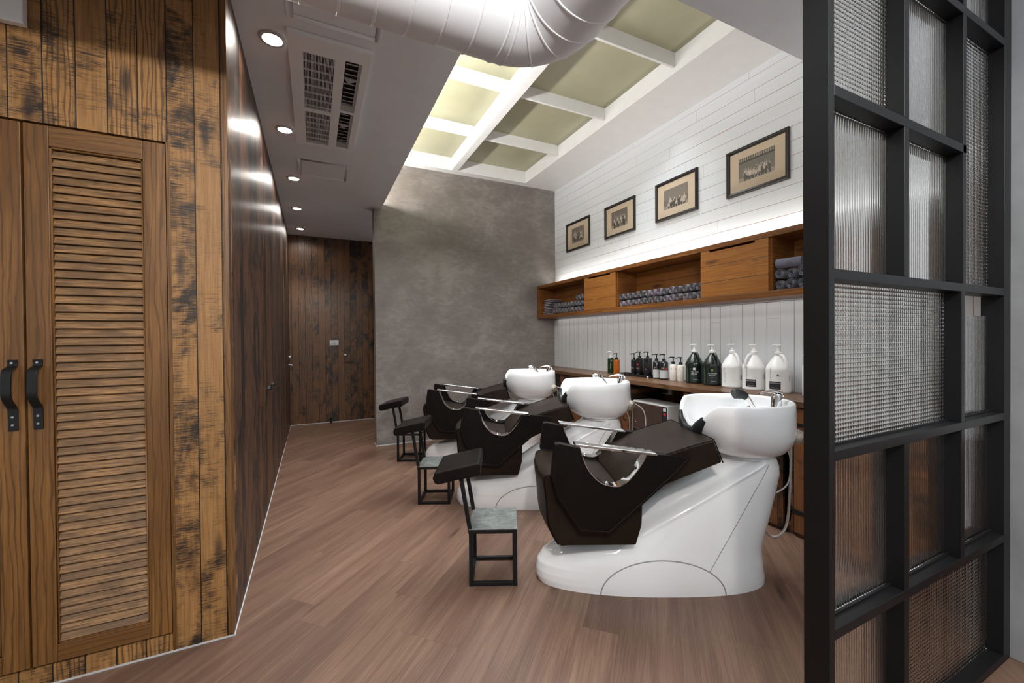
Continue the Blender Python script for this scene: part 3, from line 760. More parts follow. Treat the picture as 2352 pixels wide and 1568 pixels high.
# folded towels
fb = None
for i in range(9):
    if fb is None:
        b = MB(); rings = []
        for xx, sx in ((0, .7), (.006, 1), (.17, 1), (.176, .7)):
            rings.append([(xx, -.105*(1 if sx == 1 else .97), -.010*sx), (xx, .100, -.011*sx), (xx, .108, 0), (xx, .100, .011*sx), (xx, -.105, .010*sx), (xx, -.112, 0)])
        b.loft(rings); fb = b.build('folded_towel', M['towel_p'], smooth=True, sub=1); o = fb
    else: o = fb.copy(); col.objects.link(o)
    o.location = (SX+.05+rn.uniform(-.008, .006), 4.800+rn.uniform(-.012, .012)-(.02 if i > 5 else 0), zb+.0125+i*.0228); o.rotation_euler = (rn.uniform(-.03, .03), 0, rn.uniform(-.06, .06))
    tag(o, 'mauve-grey folded towel, %s from the bottom of the stack in the leftmost cubby' % ORD[i], 'towel', 'folded towels in the far left cubby')

# ------------------------------------------------------------------ counter, cabinets, warmer
ZCT = .8486
ct = tag(MB().box(2.659, XW-.02, .62, YG-.002, ZCT-.040, ZCT).build('countertop', M['counter'], bevel=.003), 'long brown wooden countertop along the white board wall', 'countertop')
def base_cab(name, y0, y1, label, doors, open_=None):
    c = thing(name, label, 'cabinet', (2.88, (y0+y1)/2, 0)); px, py = 2.88, (y0+y1)/2
    def L(x0, x1, a0, a1, z0, z1): return MB().box(x0-px, x1-px, a0-py, a1-py, z0, z1)
    z1 = ZCT-.0405; t_ = .02
    b = L(2.70, XW-.024, y0, y0+t_, .05, z1); 
    b.box(2.70-px, XW-.024-px, y1-t_-py, y1-py, .05, z1); b.box(XW-.034-px, XW-.024-px, y0-py, y1-py, .05, z1); b.box(2.70-px, XW-.024-px, y0-py, y1-py, .05, .07)
    b.box(2.71-px, XW-.024-px, y0-py, y1-py, 0, .05)
    b.build('carcass', M['planks_cab'], c)
    for (a0, a1) in doors:
        d = L(2.678, 2.70, a0+.004, a1-.004, .03, z1-.006).build('door', M['planks_cab'], c, bevel=.0015)
        for zz in (.16, .70):
            s_ = a1-.004-py
            MB().prism([(a1-.004-py, zz-.016), (a1-.03-py, zz-.016), (a1-.15-py, zz-.004), (a1-.155-py, zz), (a1-.15-py, zz+.004), (a1-.03-py, zz+.016), (a1-.004-py, zz+.016)], 'x', 2.673-px, 2.679-px).build('hinge', M['black_iron'], d, bevel=.001)
            MB().tube([(2.672-px, a1-.002-py, zz-.035), (2.672-px, a1-.002-py, zz+.035)], .006, 10).build('hinge_pin', M['black_iron'], d, smooth=True)
        MB().tube(arc([(2.677-px, a0+.03-py, .46), (2.652-px, a0+.03-py, .465), (2.652-px, a0+.03-py, .535), (2.677-px, a0+.03-py, .54)], 5), .005, 8).build('handle', M['black_iron'], d, smooth=True)
    return c
base_cab('base_cabinet', 3.012, 4.985, 'dark plank base cabinet under the counter next to the grey wall', [(3.03, 3.55), (3.55, 3.99), (3.99, 4.45), (4.45, 4.975)])
base_cab('base_cabinet', .64, 2.395, 'dark plank base cabinet with black strap hinges behind the nearest basin', [(.66, 1.10), (1.10, 1.56), (1.60, 2.0), (2.0, 2.385)])
nk = thing('open_shelf_unit', 'open dark wooden niche under the counter holding the towel warmer', 'shelf unit', (2.88, 2.704, 0))
MB().box(-.17, .176, -.305, .303, .375, .395).build('shelf', M['planks_cab'], nk)
MB().box(.166, .178, -.305, .303, 0, .807).build('back', M['planks_cab'], nk)
MB().box(-.19, .176, -.306, .303, 0, .05).build('plinth', M['planks_cab'], nk)
tw = thing('towel_warmer', 'white box towel warmer with dark door in the open niche under the counter', 'towel warmer', (2.80, 2.80, .396))
MB().box(-.10, .125, -.232, .195, 0, .262).build('case', M['warmer'], tw, bevel=.008)
dd = MB().box(-.112, -.10, -.178, .185, .012, .250).build('door', M['warmer_door'], tw, bevel=.002)
MB().tube(arc([(-.112, .155, .06), (-.135, .155, .075), (-.14, .155, .13), (-.135, .155, .185), (-.112, .155, .20)], 5), .005, 8).build('handle', M['chrome'], dd, smooth=True)
cp = MB().box(-.106, -.10, -.226, -.182, .012, .250).build('control_panel', M['label_black'], tw)
b = MB()
for zz, mm in ((.10, M['steel']), ): 
    r1 = [(-.106, -.204+.013*cos(a*pi/8), zz+.013*sin(a*pi/8)) for a in range(16)]; r2 = [(-.122, p[1]*1, p[2]) for p in r1]; b.loft([r1, r2])
b.build('dial', M['steel'], cp)
MB().box(-.109, -.106, -.216, -.192, .178, .198).build('switch', M['ink_red'], cp)
MB().box(-.108, -.106, -.220, -.188, .212, .240).build('marking', M['label_grey'], cp)
ol = thing('wall_outlet', 'ivory wall outlet with black plug above the towel warmer', 'outlet', (3.044, 2.90, .735))
MB().box(-.008, 0, -.06, .06, -.037, .037).build('plate', M['outlet'], ol, bevel=.002)
MB().box(-.04, -.008, -.02, .035, -.025, .015).build('plug', M['rubber'], ol, bevel=.006)

# ------------------------------------------------------------------ bottles
def text_mesh(body, size, mat, parent, name, place, center=True):
    """letters laid by the mapping place(u, v) -> point"""
    cu = bpy.data.curves.new('lettering', 'FONT'); cu.body = body; cu.size = size; cu.align_x = 'CENTER' if center else 'LEFT'; cu.align_y = 'CENTER'
    to = bpy.data.objects.new('tmp', cu); col.objects.link(to)
    dg = bpy.context.evaluated_depsgraph_get(); me = bpy.data.meshes.new_from_object(to.evaluated_get(dg))
    bpy.data.objects.remove(to); bpy.data.curves.remove(cu)
    for v in me.vertices: v.co = Vector(place(v.co.x, v.co.y))
    me.materials.clear(); me.materials.append(mat); o = bpy.data.objects.new(name, me); col.objects.link(o); o.parent = parent; return o
def wrap(r, z, ang, off=.0006):
    """letters around a vertical cylinder; ang = facing direction"""
    return lambda u, v: ((r+off)*cos(ang+u/r), (r+off)*sin(ang+u/r), z+v)
def wrap_up(r, z, ang, off=.0006):
    """letters running upwards on a cylinder"""
    return lambda u, v: ((r+off)*cos(ang-v/r), (r+off)*sin(ang-v/r), z+u)
def patch(r, z0, z1, a0, a1, mat, parent, name='label', off=.0005, n=14):
    rings = [[((r+off)*cos(a0+(a1-a0)*i/n), (r+off)*sin(a0+(a1-a0)*i/n), z) for i in range(n+1)] for z in (z0, z1)]
    return MB().loft(rings, False, False, False).build(name, mat, parent, smooth=True, recalc=False)
def pump(parent, z, mat, s=1.0, ang=0.0, collar=.014, stem=.03):
    g = MB(); g.lathe([(collar, 0), (collar, .020*s), (collar*.6, .023*s), (collar*.32, .024*s), (collar*.32, (.024+stem)*s), (collar*.75, (.025+stem)*s), (collar*.75, (.034+stem)*s), (collar*.5, (.037+stem)*s)], 18, (0, 0, z))
    h = z+(.031+stem)*s; d = Vector((cos(ang), sin(ang), 0))
    g.tube([Vector((0, 0, h)), d*.022*s+Vector((0, 0, h+.001)), d*.036*s+Vector((0, 0, h-.003)), d*.041*s+Vector((0, 0, h-.010))], [.0058*s, .005*s, .0042*s, .0036*s], 8)
    return g.build('pump', mat, parent, smooth=True)
CAMDIR = lambda x, y: math.atan2(-y, -x)       # towards the viewer's side
BX = 2.96
def bottle(y, w, h, mat, label, pmat, pang=2.6, round_=True, x=BX, ptotal=.08, cat='bottle', group='pump bottles on the counter', z=ZCT, d=None):
    o = thing('pump_bottle', label, cat, (x, y, z), 0, group)
    r = w/2; s = ptotal/.08
    if round_:
        MB().lathe([(r*.9, 0), (r, .006), (r, h-.018), (r*.86, h-.008), (r*.45, h), (.012, h+.002), (.012, h+.008)], 30).build('body', mat, o, smooth=True)
    else:
        rings = []; dd = d or w*.62
        for zz, f in ((0, .9), (.004, 1), (h-.012, 1), (h-.003, .93), (h, .8)):
            ring = []
            for i in range(32):
                a = 2*pi*i/32; c_, s_ = cos(a), sin(a); e = .35
                ring.append((dd/2*f*abs(c_)**e*(1 if c_ > 0 else -1), r*f*abs(s_)**e*(1 if s_ > 0 else -1), zz))
            rings.append(ring)
        MB().loft(rings).build('body', mat, o, smooth=True, angle=45)
    pump(o, h-.001, pmat, s, pang, .0135*min(1, w/.06)+.002, .03)
    return o
o = bottle(3.625, .070, .175, M['green_glass'], 'green see-through round pump bottle with a white pump, left end of the counter row', M['white_plastic'], round_=True, ptotal=.085)
text_mesh('TEA TREE', .013, M['ink_white'], o, 'lettering', wrap_up(.035, .08, CAMDIR(BX, 3.6)))
o = bottle(3.505, .066, .160, M['amber'], 'amber see-through square pump bottle with a black pump', M['bottle_black'], round_=False, x=2.94, ptotal=.082)
tray = thing('bottle_tray', 'low black tray under the three tall black bottles', 'tray', (2.985, 3.235, ZCT))
MB().box(-.06, .06, -.235, .235, 0, .006).box(-.06, -.054, -.235, .235, .006, .022).box(.054, .06, -.235, .235, .006, .022).box(-.054, .054, -.235, -.229, .006, .022).box(-.054, .054, .229, .235, .006, .022).build('base', M['bottle_black'], tray, bevel=.001)
tz = ZCT+.0065
for (y, w_, h_, lab, red) in ((3.285, .050, .160, 'slimmest of the three tall black pump bottles on the black tray', 0), (3.203, .062, .180, 'black pump bottle with a red dot in the middle of the black tray', 1), (3.093, .078, .183, 'widest of the three black pump bottles, right end of the black tray', 0)):
    o = bottle(y, w_, h_, M['bottle_black'], lab, M['bottle_black'], round_=False, x=2.985, z=tz, d=.05, group='black bottles on the tray')
    fx = -.0258
    f_ = lambda z: (lambda u, v, z=z: (fx, -u, z+v))
    text_mesh('MITCH', .011, M['ink_white'], o, 'lettering', f_(.075)); text_mesh('- - -', .009, M['ink_white'], o, 'lettering', f_(.064)); 
    text_mesh('shampoo', .006, M['ink_white'], o, 'lettering', f_(.022))
    if red:
        n0 = 18; MB().loft([[(fx-.0002, .0-.010*cos(2*pi*i/n0)+.004, .115+.010*sin(2*pi*i/n0)) for i in range(n0)], [(fx-.0006, .004-.010*cos(2*pi*i/n0), .115+.010*sin(2*pi*i/n0)) for i in range(n0)]]).build('red_dot', M['ink_red'], o)
tag(MB().lathe([(.012, 0), (.012, .022), (.010, .024)], 20, (0, 0, 0)).build('metal_cap', M['steel'], smooth=True), 'small silver cap standing in front of the black tray', 'cap').location = (2.84, 2.945, ZCT)
for (y, w_, lab, red) in ((2.950, .068, 'black pump bottle with pale lower label, left of its pair beside the black tray', 0), (2.858, .076, 'black pump bottle with red dot and pale lower label, right of the pair', 1)):
    o = bottle(y, w_, .172, M['bottle_black'], lab, M['bottle_black'], round_=True, ptotal=.082)
    a = CAMDIR(BX, y); r = w_/2
    patch(r, .012, .088, a-1.25, a+1.25, M['label_grey'], o, 'lower_label')
    text_mesh('M', .026, M['ink_gold'], o, 'lettering', wrap(r, .105, a-.35))
    text_mesh('HAIR WASH', .006, M['ink_grey'], o, 'lettering', wrap(r, .078, a-.2, .0011)); text_mesh('double hitter', .005, M['ink_grey'], o, 'lettering', wrap(r, .070, a-.2, .0011))
    if red: patch(r, .092, .112, a+.15, a+.65, M['ink_red'], o, 'red_dot', .0006)
for (y, w_, lab, r1) in ((2.748, .066, 'ivory pump bottle with black pump, left of the ivory pair', 1), (2.662, .062, 'ivory pump bottle with black pump, right of the pair and touching the dark jug', 0)):
    o = bottle(y, w_, .150, M['ivory'], lab, M['bottle_black'], round_=True, ptotal=.083)
    a = CAMDIR(BX, y); r = w_/2
    patch(r, .104, .112, a-.6, a-.35, M['ink_green'] if not r1 else M['ink_grey'], o, 'emblem', .0006)
    if r1: patch(r, .104, .112, a+.55, a+.8, M['ink_red'], o, 'emblem', .0006)
    for zz in (.09, .052, .046, .036): text_mesh('- -- --- --', .006, M['ink_gold'], o, 'lettering', wrap(r, zz, a-.2))
def jug(y, r, h, mat, pmat, label, x=2.965, ang_h=None):
    o = thing('gallon_jug', label, 'jug', (x, y, ZCT), 0, 'gallon jugs on the counter')
    prof = [(r*.92, 0), (r, .010), (r, .014), (r*.985, .02), (r*.985, .165), (r, .172), (r*.99, .186), (r*.93, .200), (r*.74, .232), (r*.50, .262), (r*.30, .284), (.0195, .290), (.0195, .300)]
    s = h/.300; prof = [(p, q*s) for p, q in prof]
    body = MB().lathe(prof, 36).build('body', mat, o, smooth=True, angle=50)
    # moulded handle on the shoulder, on the right side as seen
    a = ang_h if ang_h is not None else -1.9
    d = Vector((cos(a), sin(a), 0))
    P = arc([d*.020+Vector((0, 0, h*.955)), d*r*.52+Vector((0, 0, h*.95)), d*r*.80+Vector((0, 0, h*.85)), d*r*.93+Vector((0, 0, h*.72)), d*r*.94+Vector((0, 0, h*.62))], 6)
    MB().tube(P, .010, 10, flat=1.1).build('handle', mat, o, smooth=True)
    cap_ = MB().lathe([(.024, 0), (.024, .016), (.019, .020), (.012, .022), (.009, .040), (.004, .042), (.004, .060), (.012, .062), (.012, .068), (.006, .071)], 20, (0, 0, h*.985))
    zt = h*.985+.066; e = Vector((cos(2.4), sin(2.4), 0))
    cap_.tube([Vector((0, 0, zt)), e*.028+Vector((0, 0, zt)), e*.036+Vector((0, 0, zt-.006))], .0045, 8).tube([Vector((0, 0, zt)), -e*.018+Vector((0, 0, zt+.003))], .004, 8)
    cap_.build('pump', pmat, o, smooth=True); return o
for y, txt, em, lab in ((2.520, 'TEA TREE', M['ink_white'], 'dark green gallon jug with white emblem, left of the two dark jugs'), (2.343, 'LAVENDER', M['ink_green'], 'dark green gallon jug with green emblem, right of the two dark jugs')):
    o = jug(y, .073, .268, M['jug_green'], M['white_plastic'], lab); a = CAMDIR(2.965, y); r = .0725
    patch(r, .115, .135, a-.15, a+.12, em, o, 'emblem', .0006)
    text_mesh(txt, .014, M['ink_white'], o, 'lettering', wrap(r, .098, a+.05)); text_mesh('SPECIAL', .014, M['ink_white'], o, 'lettering', wrap(r, .082, a)); text_mesh('- - - - -', .010, M['ink_white'], o, 'lettering', wrap(r, .068, a))
    text_mesh('SHAMPOO', .007, M['ink_white'], o, 'lettering', wrap(r, .035, a+.1)); text_mesh('TEA TREE HAIR AND BODY', .010, M['ink_green'], o, 'lettering', wrap_up(r, .075, a-.9))
for y, kind, lab in ((2.160, 0, 'white gallon jug with only thin grey lettering, left of the three white jugs'), (1.985, 1, 'white gallon jug with black label in orange print, middle of the three white jugs'), (1.806, 2, 'white gallon jug with black label and blue dot, right of the three white jugs')):
    o = jug(y, .078, .272, M['white_plastic'], M['white_plastic'], lab, ang_h=(-1.9, 2.9, -1.9)[kind]); a = CAMDIR(2.965, y); r = .0773
    if kind == 0:
        text_mesh('INSTANT MOISTURE', .013, M['ink_grey'], o, 'lettering', wrap_up(r, .095, a-.85)); text_mesh('DAILY SHAMPOO', .010, M['ink_grey'], o, 'lettering', wrap_up(r, .080, a-.65))
        for q in range(8): patch(r, .060+q*.005, .063+q*.005, a+.75, a+.95, M['ink_grey'], o, 'barcode', .0006)
    else:
        patch(r, .028, .082, a-.75, a+.18, M['label_black'], o, 'label', .0005)
        text_mesh('PAUL MITCHELL', .0095, M['ink_white'], o, 'lettering', wrap(r, .070, a-.28, .0012))
        text_mesh('-- --- ----', .0095, M['ink_orange'] if kind == 1 else M['ink_white'], o, 'lettering', wrap(r, .052, a-.28, .0012))
        text_mesh('SHAMPOO ONE', .006, M['ink_white'], o, 'lettering', wrap(r, .038, a-.28, .0012))
        text_mesh('* PAUL MITCHELL', .011, M['label_black'], o, 'lettering', wrap_up(r, .135, a-.62))
        if kind == 2: patch(r, .118, .132, a-.12, a+.05, M['ink_grey'], o, 'blue_dot', .0006)
        for q in range(8): patch(r, .085+q*.005, .088+q*.005, a+.95, a+1.1, M['ink_grey'], o, 'barcode', .0006)
o = bottle(1.600, .080, .215, M['white_plastic'], 'tall white bottle partly hidden by the black partition post', M['white_plastic'])
text_mesh('SUPER SKINNY', .016, M['ink_grey'], o, 'lettering', wrap_up(.040, .11, CAMDIR(BX, 1.62)-.55))

# ------------------------------------------------------------------ shampoo units
def sst(a, b_, x):
    t_ = max(0, min(1, (x-a)/(b_-a))); return t_*t_*(3-2*t_)
def make_unit(label):
    u = thing('shampoo_unit', label, 'shampoo chair', (1.231, 1.797, 0), R(-23.5), 'shampoo units')
    # --- shell: stacked plan outlines. z, xmin, xmax, halfwidth, x of greatest width
    T = [(0, -.204, .975, .213, .56), (.03, -.214, .975, .214, .56), (.06, -.214, .970, .213, .56), (.10, -.205, .966, .209, .56), (.135, -.180, .964, .204, .56), (.16, -.145, .964, .200, .57), (.185, -.09, .967, .196, .58),
         (.21, 0, .973, .192, .60), (.25, .11, .984, .187, .63), (.30, .21, 1.002, .180, .66), (.35, .29, 1.018, .174, .69), (.40, .36, 1.033, .168, .73), (.45, .44, 1.048, .162, .78),
         (.50, .54, 1.059, .157, .84), (.54, .62, 1.066, .153, .88), (.58, .70, 1.062, .149, .90), (.615, .755, 1.048, .143, .91), (.634, .775, 1.03, .131, .91)]
    nz, na = 132, 260; rings = []
    for k in range(nz+1):
        z = .634*k/nz; xm, xM, hw, xw = lerp_table(T, z); ring = []
        fe = 2.15; be = 2.6-.4*sst(.3, .58, z)
        for i in range(na):
            a = 2*pi*i/na; c_, s_ = cos(a), sin(a)
            e = fe if c_ < 0 else be; A_ = (xw-xm) if c_ < 0 else (xM-xw)
            x = xw + A_*(abs(c_)**(2/e))*(1 if c_ > 0 else -1); y = hw*(abs(s_)**(2/e))*(1 if s_ > 0 else -1)
            ins = 0
            if z < .62:
                zr = .235+(x-.23)*.545+.05*((x-.55)/.4)**2*0; dz = z-zr          # swooping ridge on the flank
                if .15 < x < 1.0: ins += .030*sst(-.004, .035, dz)*(1-sst(.06, .30, dz))*sst(.15, .3, x)*(1-sst(.9, 1.0, x))
                ins -= .008*math.exp(-(dz/.014)**2)*sst(.12, .3, x)*(1-sst(.88, .99, x))
                ra = math.hypot((x-.385)/.300, z/.168); ins += 0   # arc groove
                if .60 < x < .96 and z > .10:
                    zl = .11+(x-.60)*1.33+.35*(x-.6)*(x-.6); dl_ = (z-zl)*.6
                    ins += 0
            wy = min(1, abs(s_)*1.8); y2 = abs(y)-ins*wy
            ring.append((x, max(0, y2)*(1 if y > 0 else -1), z))
        rings.append(ring)
    MB().loft(rings).build('shell', M['gelcoat'], u, smooth=True, angle=75, recalc=False)
    def surf(x, z):
        xm, xM, hw, xw = lerp_table(T, z); e = 2.15 if x < xw else 2.6-.4*sst(.3, .58, z); A_ = (xw-xm) if x < xw else (xM-xw)
        y = hw*max(0, 1-min(1, abs(x-xw)/A_)**e)**(1/e); zr = .235+(x-.23)*.545; dz = z-zr; ins = 0
        if .15 < x < 1.0: ins += .030*sst(-.004, .035, dz)*(1-sst(.06, .30, dz))*sst(.15, .3, x)*(1-sst(.9, 1.0, x))
        return y-ins+.008*math.exp(-(dz/.014)**2)*sst(.12, .3, x)*(1-sst(.88, .99, x))
    q = MB()
    for s_ in (-1, 1):
        q.tube([(.385-.300*cos(R(a)), s_*(surf(.385-.300*cos(R(a)), max(.002, .168*sin(R(a))))-.0012), max(.002, .168*sin(R(a)))) for a in range(0, 181, 4)], .0034, 6)
        q.tube([(.605+.30*i/24, s_*(surf(.605+.30*i/24, .112+.40*i/24+.0315*(i/24)**2)-.0010), .112+.40*i/24+.0315*(i/24)**2) for i in range(28)], .0024, 6)
    q.build('seam', M['seam_grey'], u, smooth=True)  # grey tubes stand in for the shade in the shell's groove lines
    # --- seat
    prof = arc([(-.090, .262), (-.125, .27), (-.172, .36), (-.182, .47), (-.192, .570), (-.182, .598)], 3)[:-1] + arc([(-.182, .598), (-.15, .606), (-.10, .598), (0, .572), (.12, .545), (.26, .53)], 3)
    poly = [(p.x, p.y) for p in [Vector((q[0], q[1])) for q in [(v_[0], v_[1]) for v_ in prof]]] if False else [(v_[0], v_[1]) for v_ in prof]
    poly += [(.281, .46), (.277, .352), (.248, .256)]
    b = MB(); NS = 14; rings = []
    for j in range(NS+1):
        y = -.212+.424*j/NS; bl = 1-(abs(y)/.212)**2
        rings.append([(px - .022*bl*(1 if px < -.08 else 0)*sst(.26, .34, pz)*(1-sst(.585, .6, pz)), y, pz+(.006*bl if pz > .53 else 0)) for px, pz in poly])
    seat = b.loft(rings).build('seat_cushion', M['leather'], u, bevel=.010, seg=3)
    sp_ = MB()
    for s_ in (-1, 1): sp_.tube([(px, s_*.2115, pz) for px, pz in poly[3:-3]], .0028, 6)
    sp_.build('piping', M['leather_black'], seat, smooth=True)
    # --- back cushion, sloping up to the basin
    bp = [(.16, .545), (.23, .635), (.344, .686), (.48, .728), (.612, .762), (.655, .652), (.50, .596), (.39, .553), (.28, .50), (.20, .50)]
    back = MB().prism(bp, 'y', -.240, .240).build('back_cushion', M['leather'], u, bevel=.012, seg=3)
    q = MB()
    for s_ in (-1, 1): q.tube([(x, s_*.2395, z) for x, z in bp[1:6]], .003, 6)
    q.tube([(.612, -.235, .762), (.612, .235, .762)], .003, 6); q.build('piping', M['leather_black'], back, smooth=True)
    # --- arms with round cut-outs, chrome bars
    U = arc([(-.030, .738), (-.027, .724), (.002, .645), (.054, .584), (.107, .561), (.167, .563), (.228, .618), (.280, .695), (.286, .712)], 5)
    outl = [(-.143, .757), (-.120, .759)] + [(p[0], p[1]) for p in U] + [(.306, .706), (.493, .684), (.406, .595), (.261, .471), (.109, .340), (-.030, .351), (-.137, .514), (-.162, .611)]
    for s_ in (-1, 1):
        y0_, y1_ = sorted((s_*.214, s_*.262))
        arm = MB().prism(outl, 'y', y0_, y1_).build('armrest', M['leather_black'], u, bevel=.007, seg=3)
        st = MB(); st.tube([(x, s_*.2622, z) for x, z in [(-.135, .745), (-.153, .611), (-.129, .517), (-.026, .359), (.106, .349), (.256, .479), (.40, .603), (.478, .680)]], .0016, 6)
        st.build('stitching', M['leather'], arm, smooth=True)
        bar = MB().prism([(-.052, .748), (-.052, .761), (.322, .712), (.334, .701), (.330, .697), (.300, .700)], 'y', min(s_*.206, s_*.268), max(s_*.206, s_*.268)).build('arm_bar', M['chrome'], u, bevel=.003)
        r1 = [(p[0], s_*.207, p[1]) for p in U]; r2 = [(p[0], s_*.2665, p[1]) for p in U]
        cx_, cz_ = .128, .70
        def inn(p): d_ = Vector((cx_-p[0], cz_-p[2])); d_ = d_.normalized()*.004; return (p[0]+d_.x, p[1], p[2]+d_.y)
        lv = MB()
        n_ = len(r1); vs = r1+r2+[inn(p) for p in r2]+[inn(p) for p in r1]; fs = []
        for i in range(n_-1):
            for a0, a1 in ((0, 1), (1, 2), (2, 3), (3, 0)): fs.append((a0*n_+i, a0*n_+i+1, a1*n_+i+1, a1*n_+i))
        lv.add(vs, fs); lv.build('opening_trim', M['chrome'], arm, smooth=True)
        MB().lathe([(.009, 0), (.008, .006), (.003, .009)], 12, (.10, s_*.237, .566)).build('bolt', M['chrome'], arm, smooth=True)
    # --- basin
    BCx, BA, BBy = .850, .281, .258; nb = 96
    prof_o = [(.615, 1.015, .145, .135), (.622, 1.0, .155, .145)]
    def ctr(z): return lerp_table([(.63, .912), (.71, .885), (.80, .860), (.91, BCx)], z)[0]
    OUT = [(.628, .42, .44), (.634, .52, .54), (.647, .63, .64), (.659, .70, .71), (.698, .845, .855), (.745, .94, .945), (.800, .99, .99), (.860, 1.0, 1.0), (.905, 1.0, 1.0)]
    def rimz(th):            # th = 0 at the back (towards the counter), pi at the neck side
        ph = abs((th-pi+pi) % (2*pi)-pi); ph = abs(pi-abs(((th) % (2*pi))-0)) if False else abs(((th) % (2*pi))-pi)
        return .905-.150*(1-sst(R(7), R(52), ph))
    rings = []
    for (z, fx_, fy_) in OUT:
        ring = []
        for i in range(nb):
            th = 2*pi*i/nb; zr = rimz(th); zz = z
            zz = z if z < .66 else (.66+(z-.66)*(zr-.66)/(.905-.66))
            fx2, fy2 = lerp_table(OUT, zz)
            ring.append((ctr(zz)+BA*fx2*cos(th), BBy*fy2*sin(th), zz))
        rings.append(ring)
    def rimring(inset, dz):
        return [(BCx+(ctr(rimz(2*pi*i/nb))-BCx)+(BA*lerp_table(OUT, rimz(2*pi*i/nb))[0]-inset)*cos(2*pi*i/nb), (BBy*lerp_table(OUT, rimz(2*pi*i/nb))[1]-inset)*sin(2*pi*i/nb), rimz(2*pi*i/nb)+dz) for i in range(nb)]
    rings.append(rimring(.004, .006)); rings.append(rimring(.011, .008)); rings.append(rimring(.018, .005)); rings.append(rimring(.022, -.004))
    for f_, zi in ((.90, .85), (.86, .80), (.80, .75), (.70, .715), (.5, .695), (.25, .688), (.10, .686)):
        ring = []
        for i in range(nb):
            th = 2*pi*i/nb; x = BCx+.005+BA*f_*cos(th)*.98; y = BBy*f_*sin(th)*.98; zz = min(zi, rimz(th)-.012)
            if f_ == .90: zz = rimz(th)-.035
            dk = sst(.92, .985, x)                                   # raised tap deck at the back
            zz = zz+(max(.838, zz)-zz)*dk
            ring.append((x, y, zz))
        rings.append(ring)
    ba = MB().loft(rings).build('basin', M['ceramic'], u, smooth=True, angle=80, recalc=True)
    MB().lathe([(.026, 0), (.026, .004), (.018, .005), (.004, .003)], 20, (.80, 0, .688)).build('drain', M['chrome'], ba, smooth=True)
    # neck rest along the notch
    P = []; rr = []
    for i in range(25):
        th = pi+R(-31+62*i/24); zr = rimz(th); f2 = lerp_table(OUT, zr)
        P.append((ctr(zr)+(BA*f2[0]-.006)*cos(th), (BBy*f2[1]-.006)*sin(th), zr-.004)); e_ = min(i, 24-i)/4; rr.append(.010+.008*min(1, e_))
    MB().tube(P, rr, 12, flat=1.7).build('neck_rest', M['rubber'], u, smooth=True)
    # mixer tap and hand spray
    mx = MB().loft([[(1.052+(.026-.004*(k_ == 3))*cos(2*pi*i/20)+.006*k_, -.03+(.027-.004*(k_ == 3))*sin(2*pi*i/20), z_) for i in range(20)] for k_, z_ in enumerate((.838, .850, .925, .944))]).build('mixer_tap', M['chrome'], u, smooth=True)
    MB().loft([[(xx+0*i, -.03+w_*cos(2*pi*i/12), zz+h_*sin(2*pi*i/12)) for i in range(12)] for xx, zz, w_, h_ in ((1.096, .935, .012, .008), (1.083, .950, .024, .014), (1.043, .960, .022, .009), (.995, .953, .016, .005), (.97, .946, .008, .004))]).build('lever', M['chrome'], mx, smooth=True)
    hs = MB().lathe([(.030, 0), (.028, .010), (.020, .016)], 20, (.958, .02, .853)).build('spray_holder', M['chrome'], u, smooth=True)
    MB().box(.925, 1.0, -.015, .055, .80, .856).build('pedestal', M['ceramic'], hs, bevel=.012, seg=3)
    sp2 = MB().tube(arc([(.965, .02, .862), (.945, .02, .895), (.915, .02, .925), (.885, .02, .938)], 5), [.019, .018, .0175, .017, .0175, .018, .019, .020, .021, .022, .023, .0235, .024, .024, .024, .023], 16).build('hand_spray', M['chrome'], u, smooth=True)
    MB().tube(arc([(.925, .02, .921), (.905, .02, .934), (.882, .02, .9405), (.862, .02, .938)], 4), [.023, .0245, .025, .026, .0265, .027, .0275, .028, .028, .028, .0275, .027, .025], 16).build('spray_head', M['rubber'], sp2, smooth=True)
    # pipe and hoses behind
    MB().tube([(.99, .01, .81), (1.05, -.065, .775), (1.112, -.143, .732), (1.113, -.1445, .7313), (1.116, -.148, .7295)], [.036, .036, .036, .030, .030], 20).build('drain_pipe', M['pipe_wrap'], u, smooth=True)
    hp = arc([(1.160, .0, .705), (1.163, .0, .60), (1.155, .0, .40), (1.143, .0, .26), (1.115, .0, .195), (1.075, .0, .172), (1.03, 0, .19), (.975, 0, .26)], 14)
    MB().tube(hp, [.0075 if i % 2 else .0062 for i in range(len(hp))], 8).build('hose', M['hose'], u, smooth=True)
    MB().tube(arc([(1.075, -.04, .72), (1.12, -.05, .62), (1.11, -.05, .48), (1.045, -.04, .42)], 8), .0045, 8).build('cable', M['hose'], u, smooth=True)
    MB().tube(arc([(1.10, .0, .76), (1.265, .03, .66), (1.275, .03, .40), (1.275, .03, .10), (1.275, .03, .012)], 8), .0045, 6).build('cord', M['outlet'], u, smooth=True)
    return u
u1 = make_unit('white and dark brown shampoo chair with basin, nearest the camera')
ua = dup(u1, (1.173, 2.945, 0), R(-22.9), 'white and dark leather shampoo chair with basin, middle of the three')
ub = dup(u1, (1.212, 4.099, 0), R(-22.7), 'white and dark leather shampoo chair with basin, farthest, nearest the grey wall')

for r_ in (ua, ub):          # the two farther hand sprays are all chrome
    for c_ in r_.children_recursive:
        if c_.name.startswith('spray_head'):
            c_.material_slots[0].link = 'OBJECT'; c_.material_slots[0].material = M['chrome']

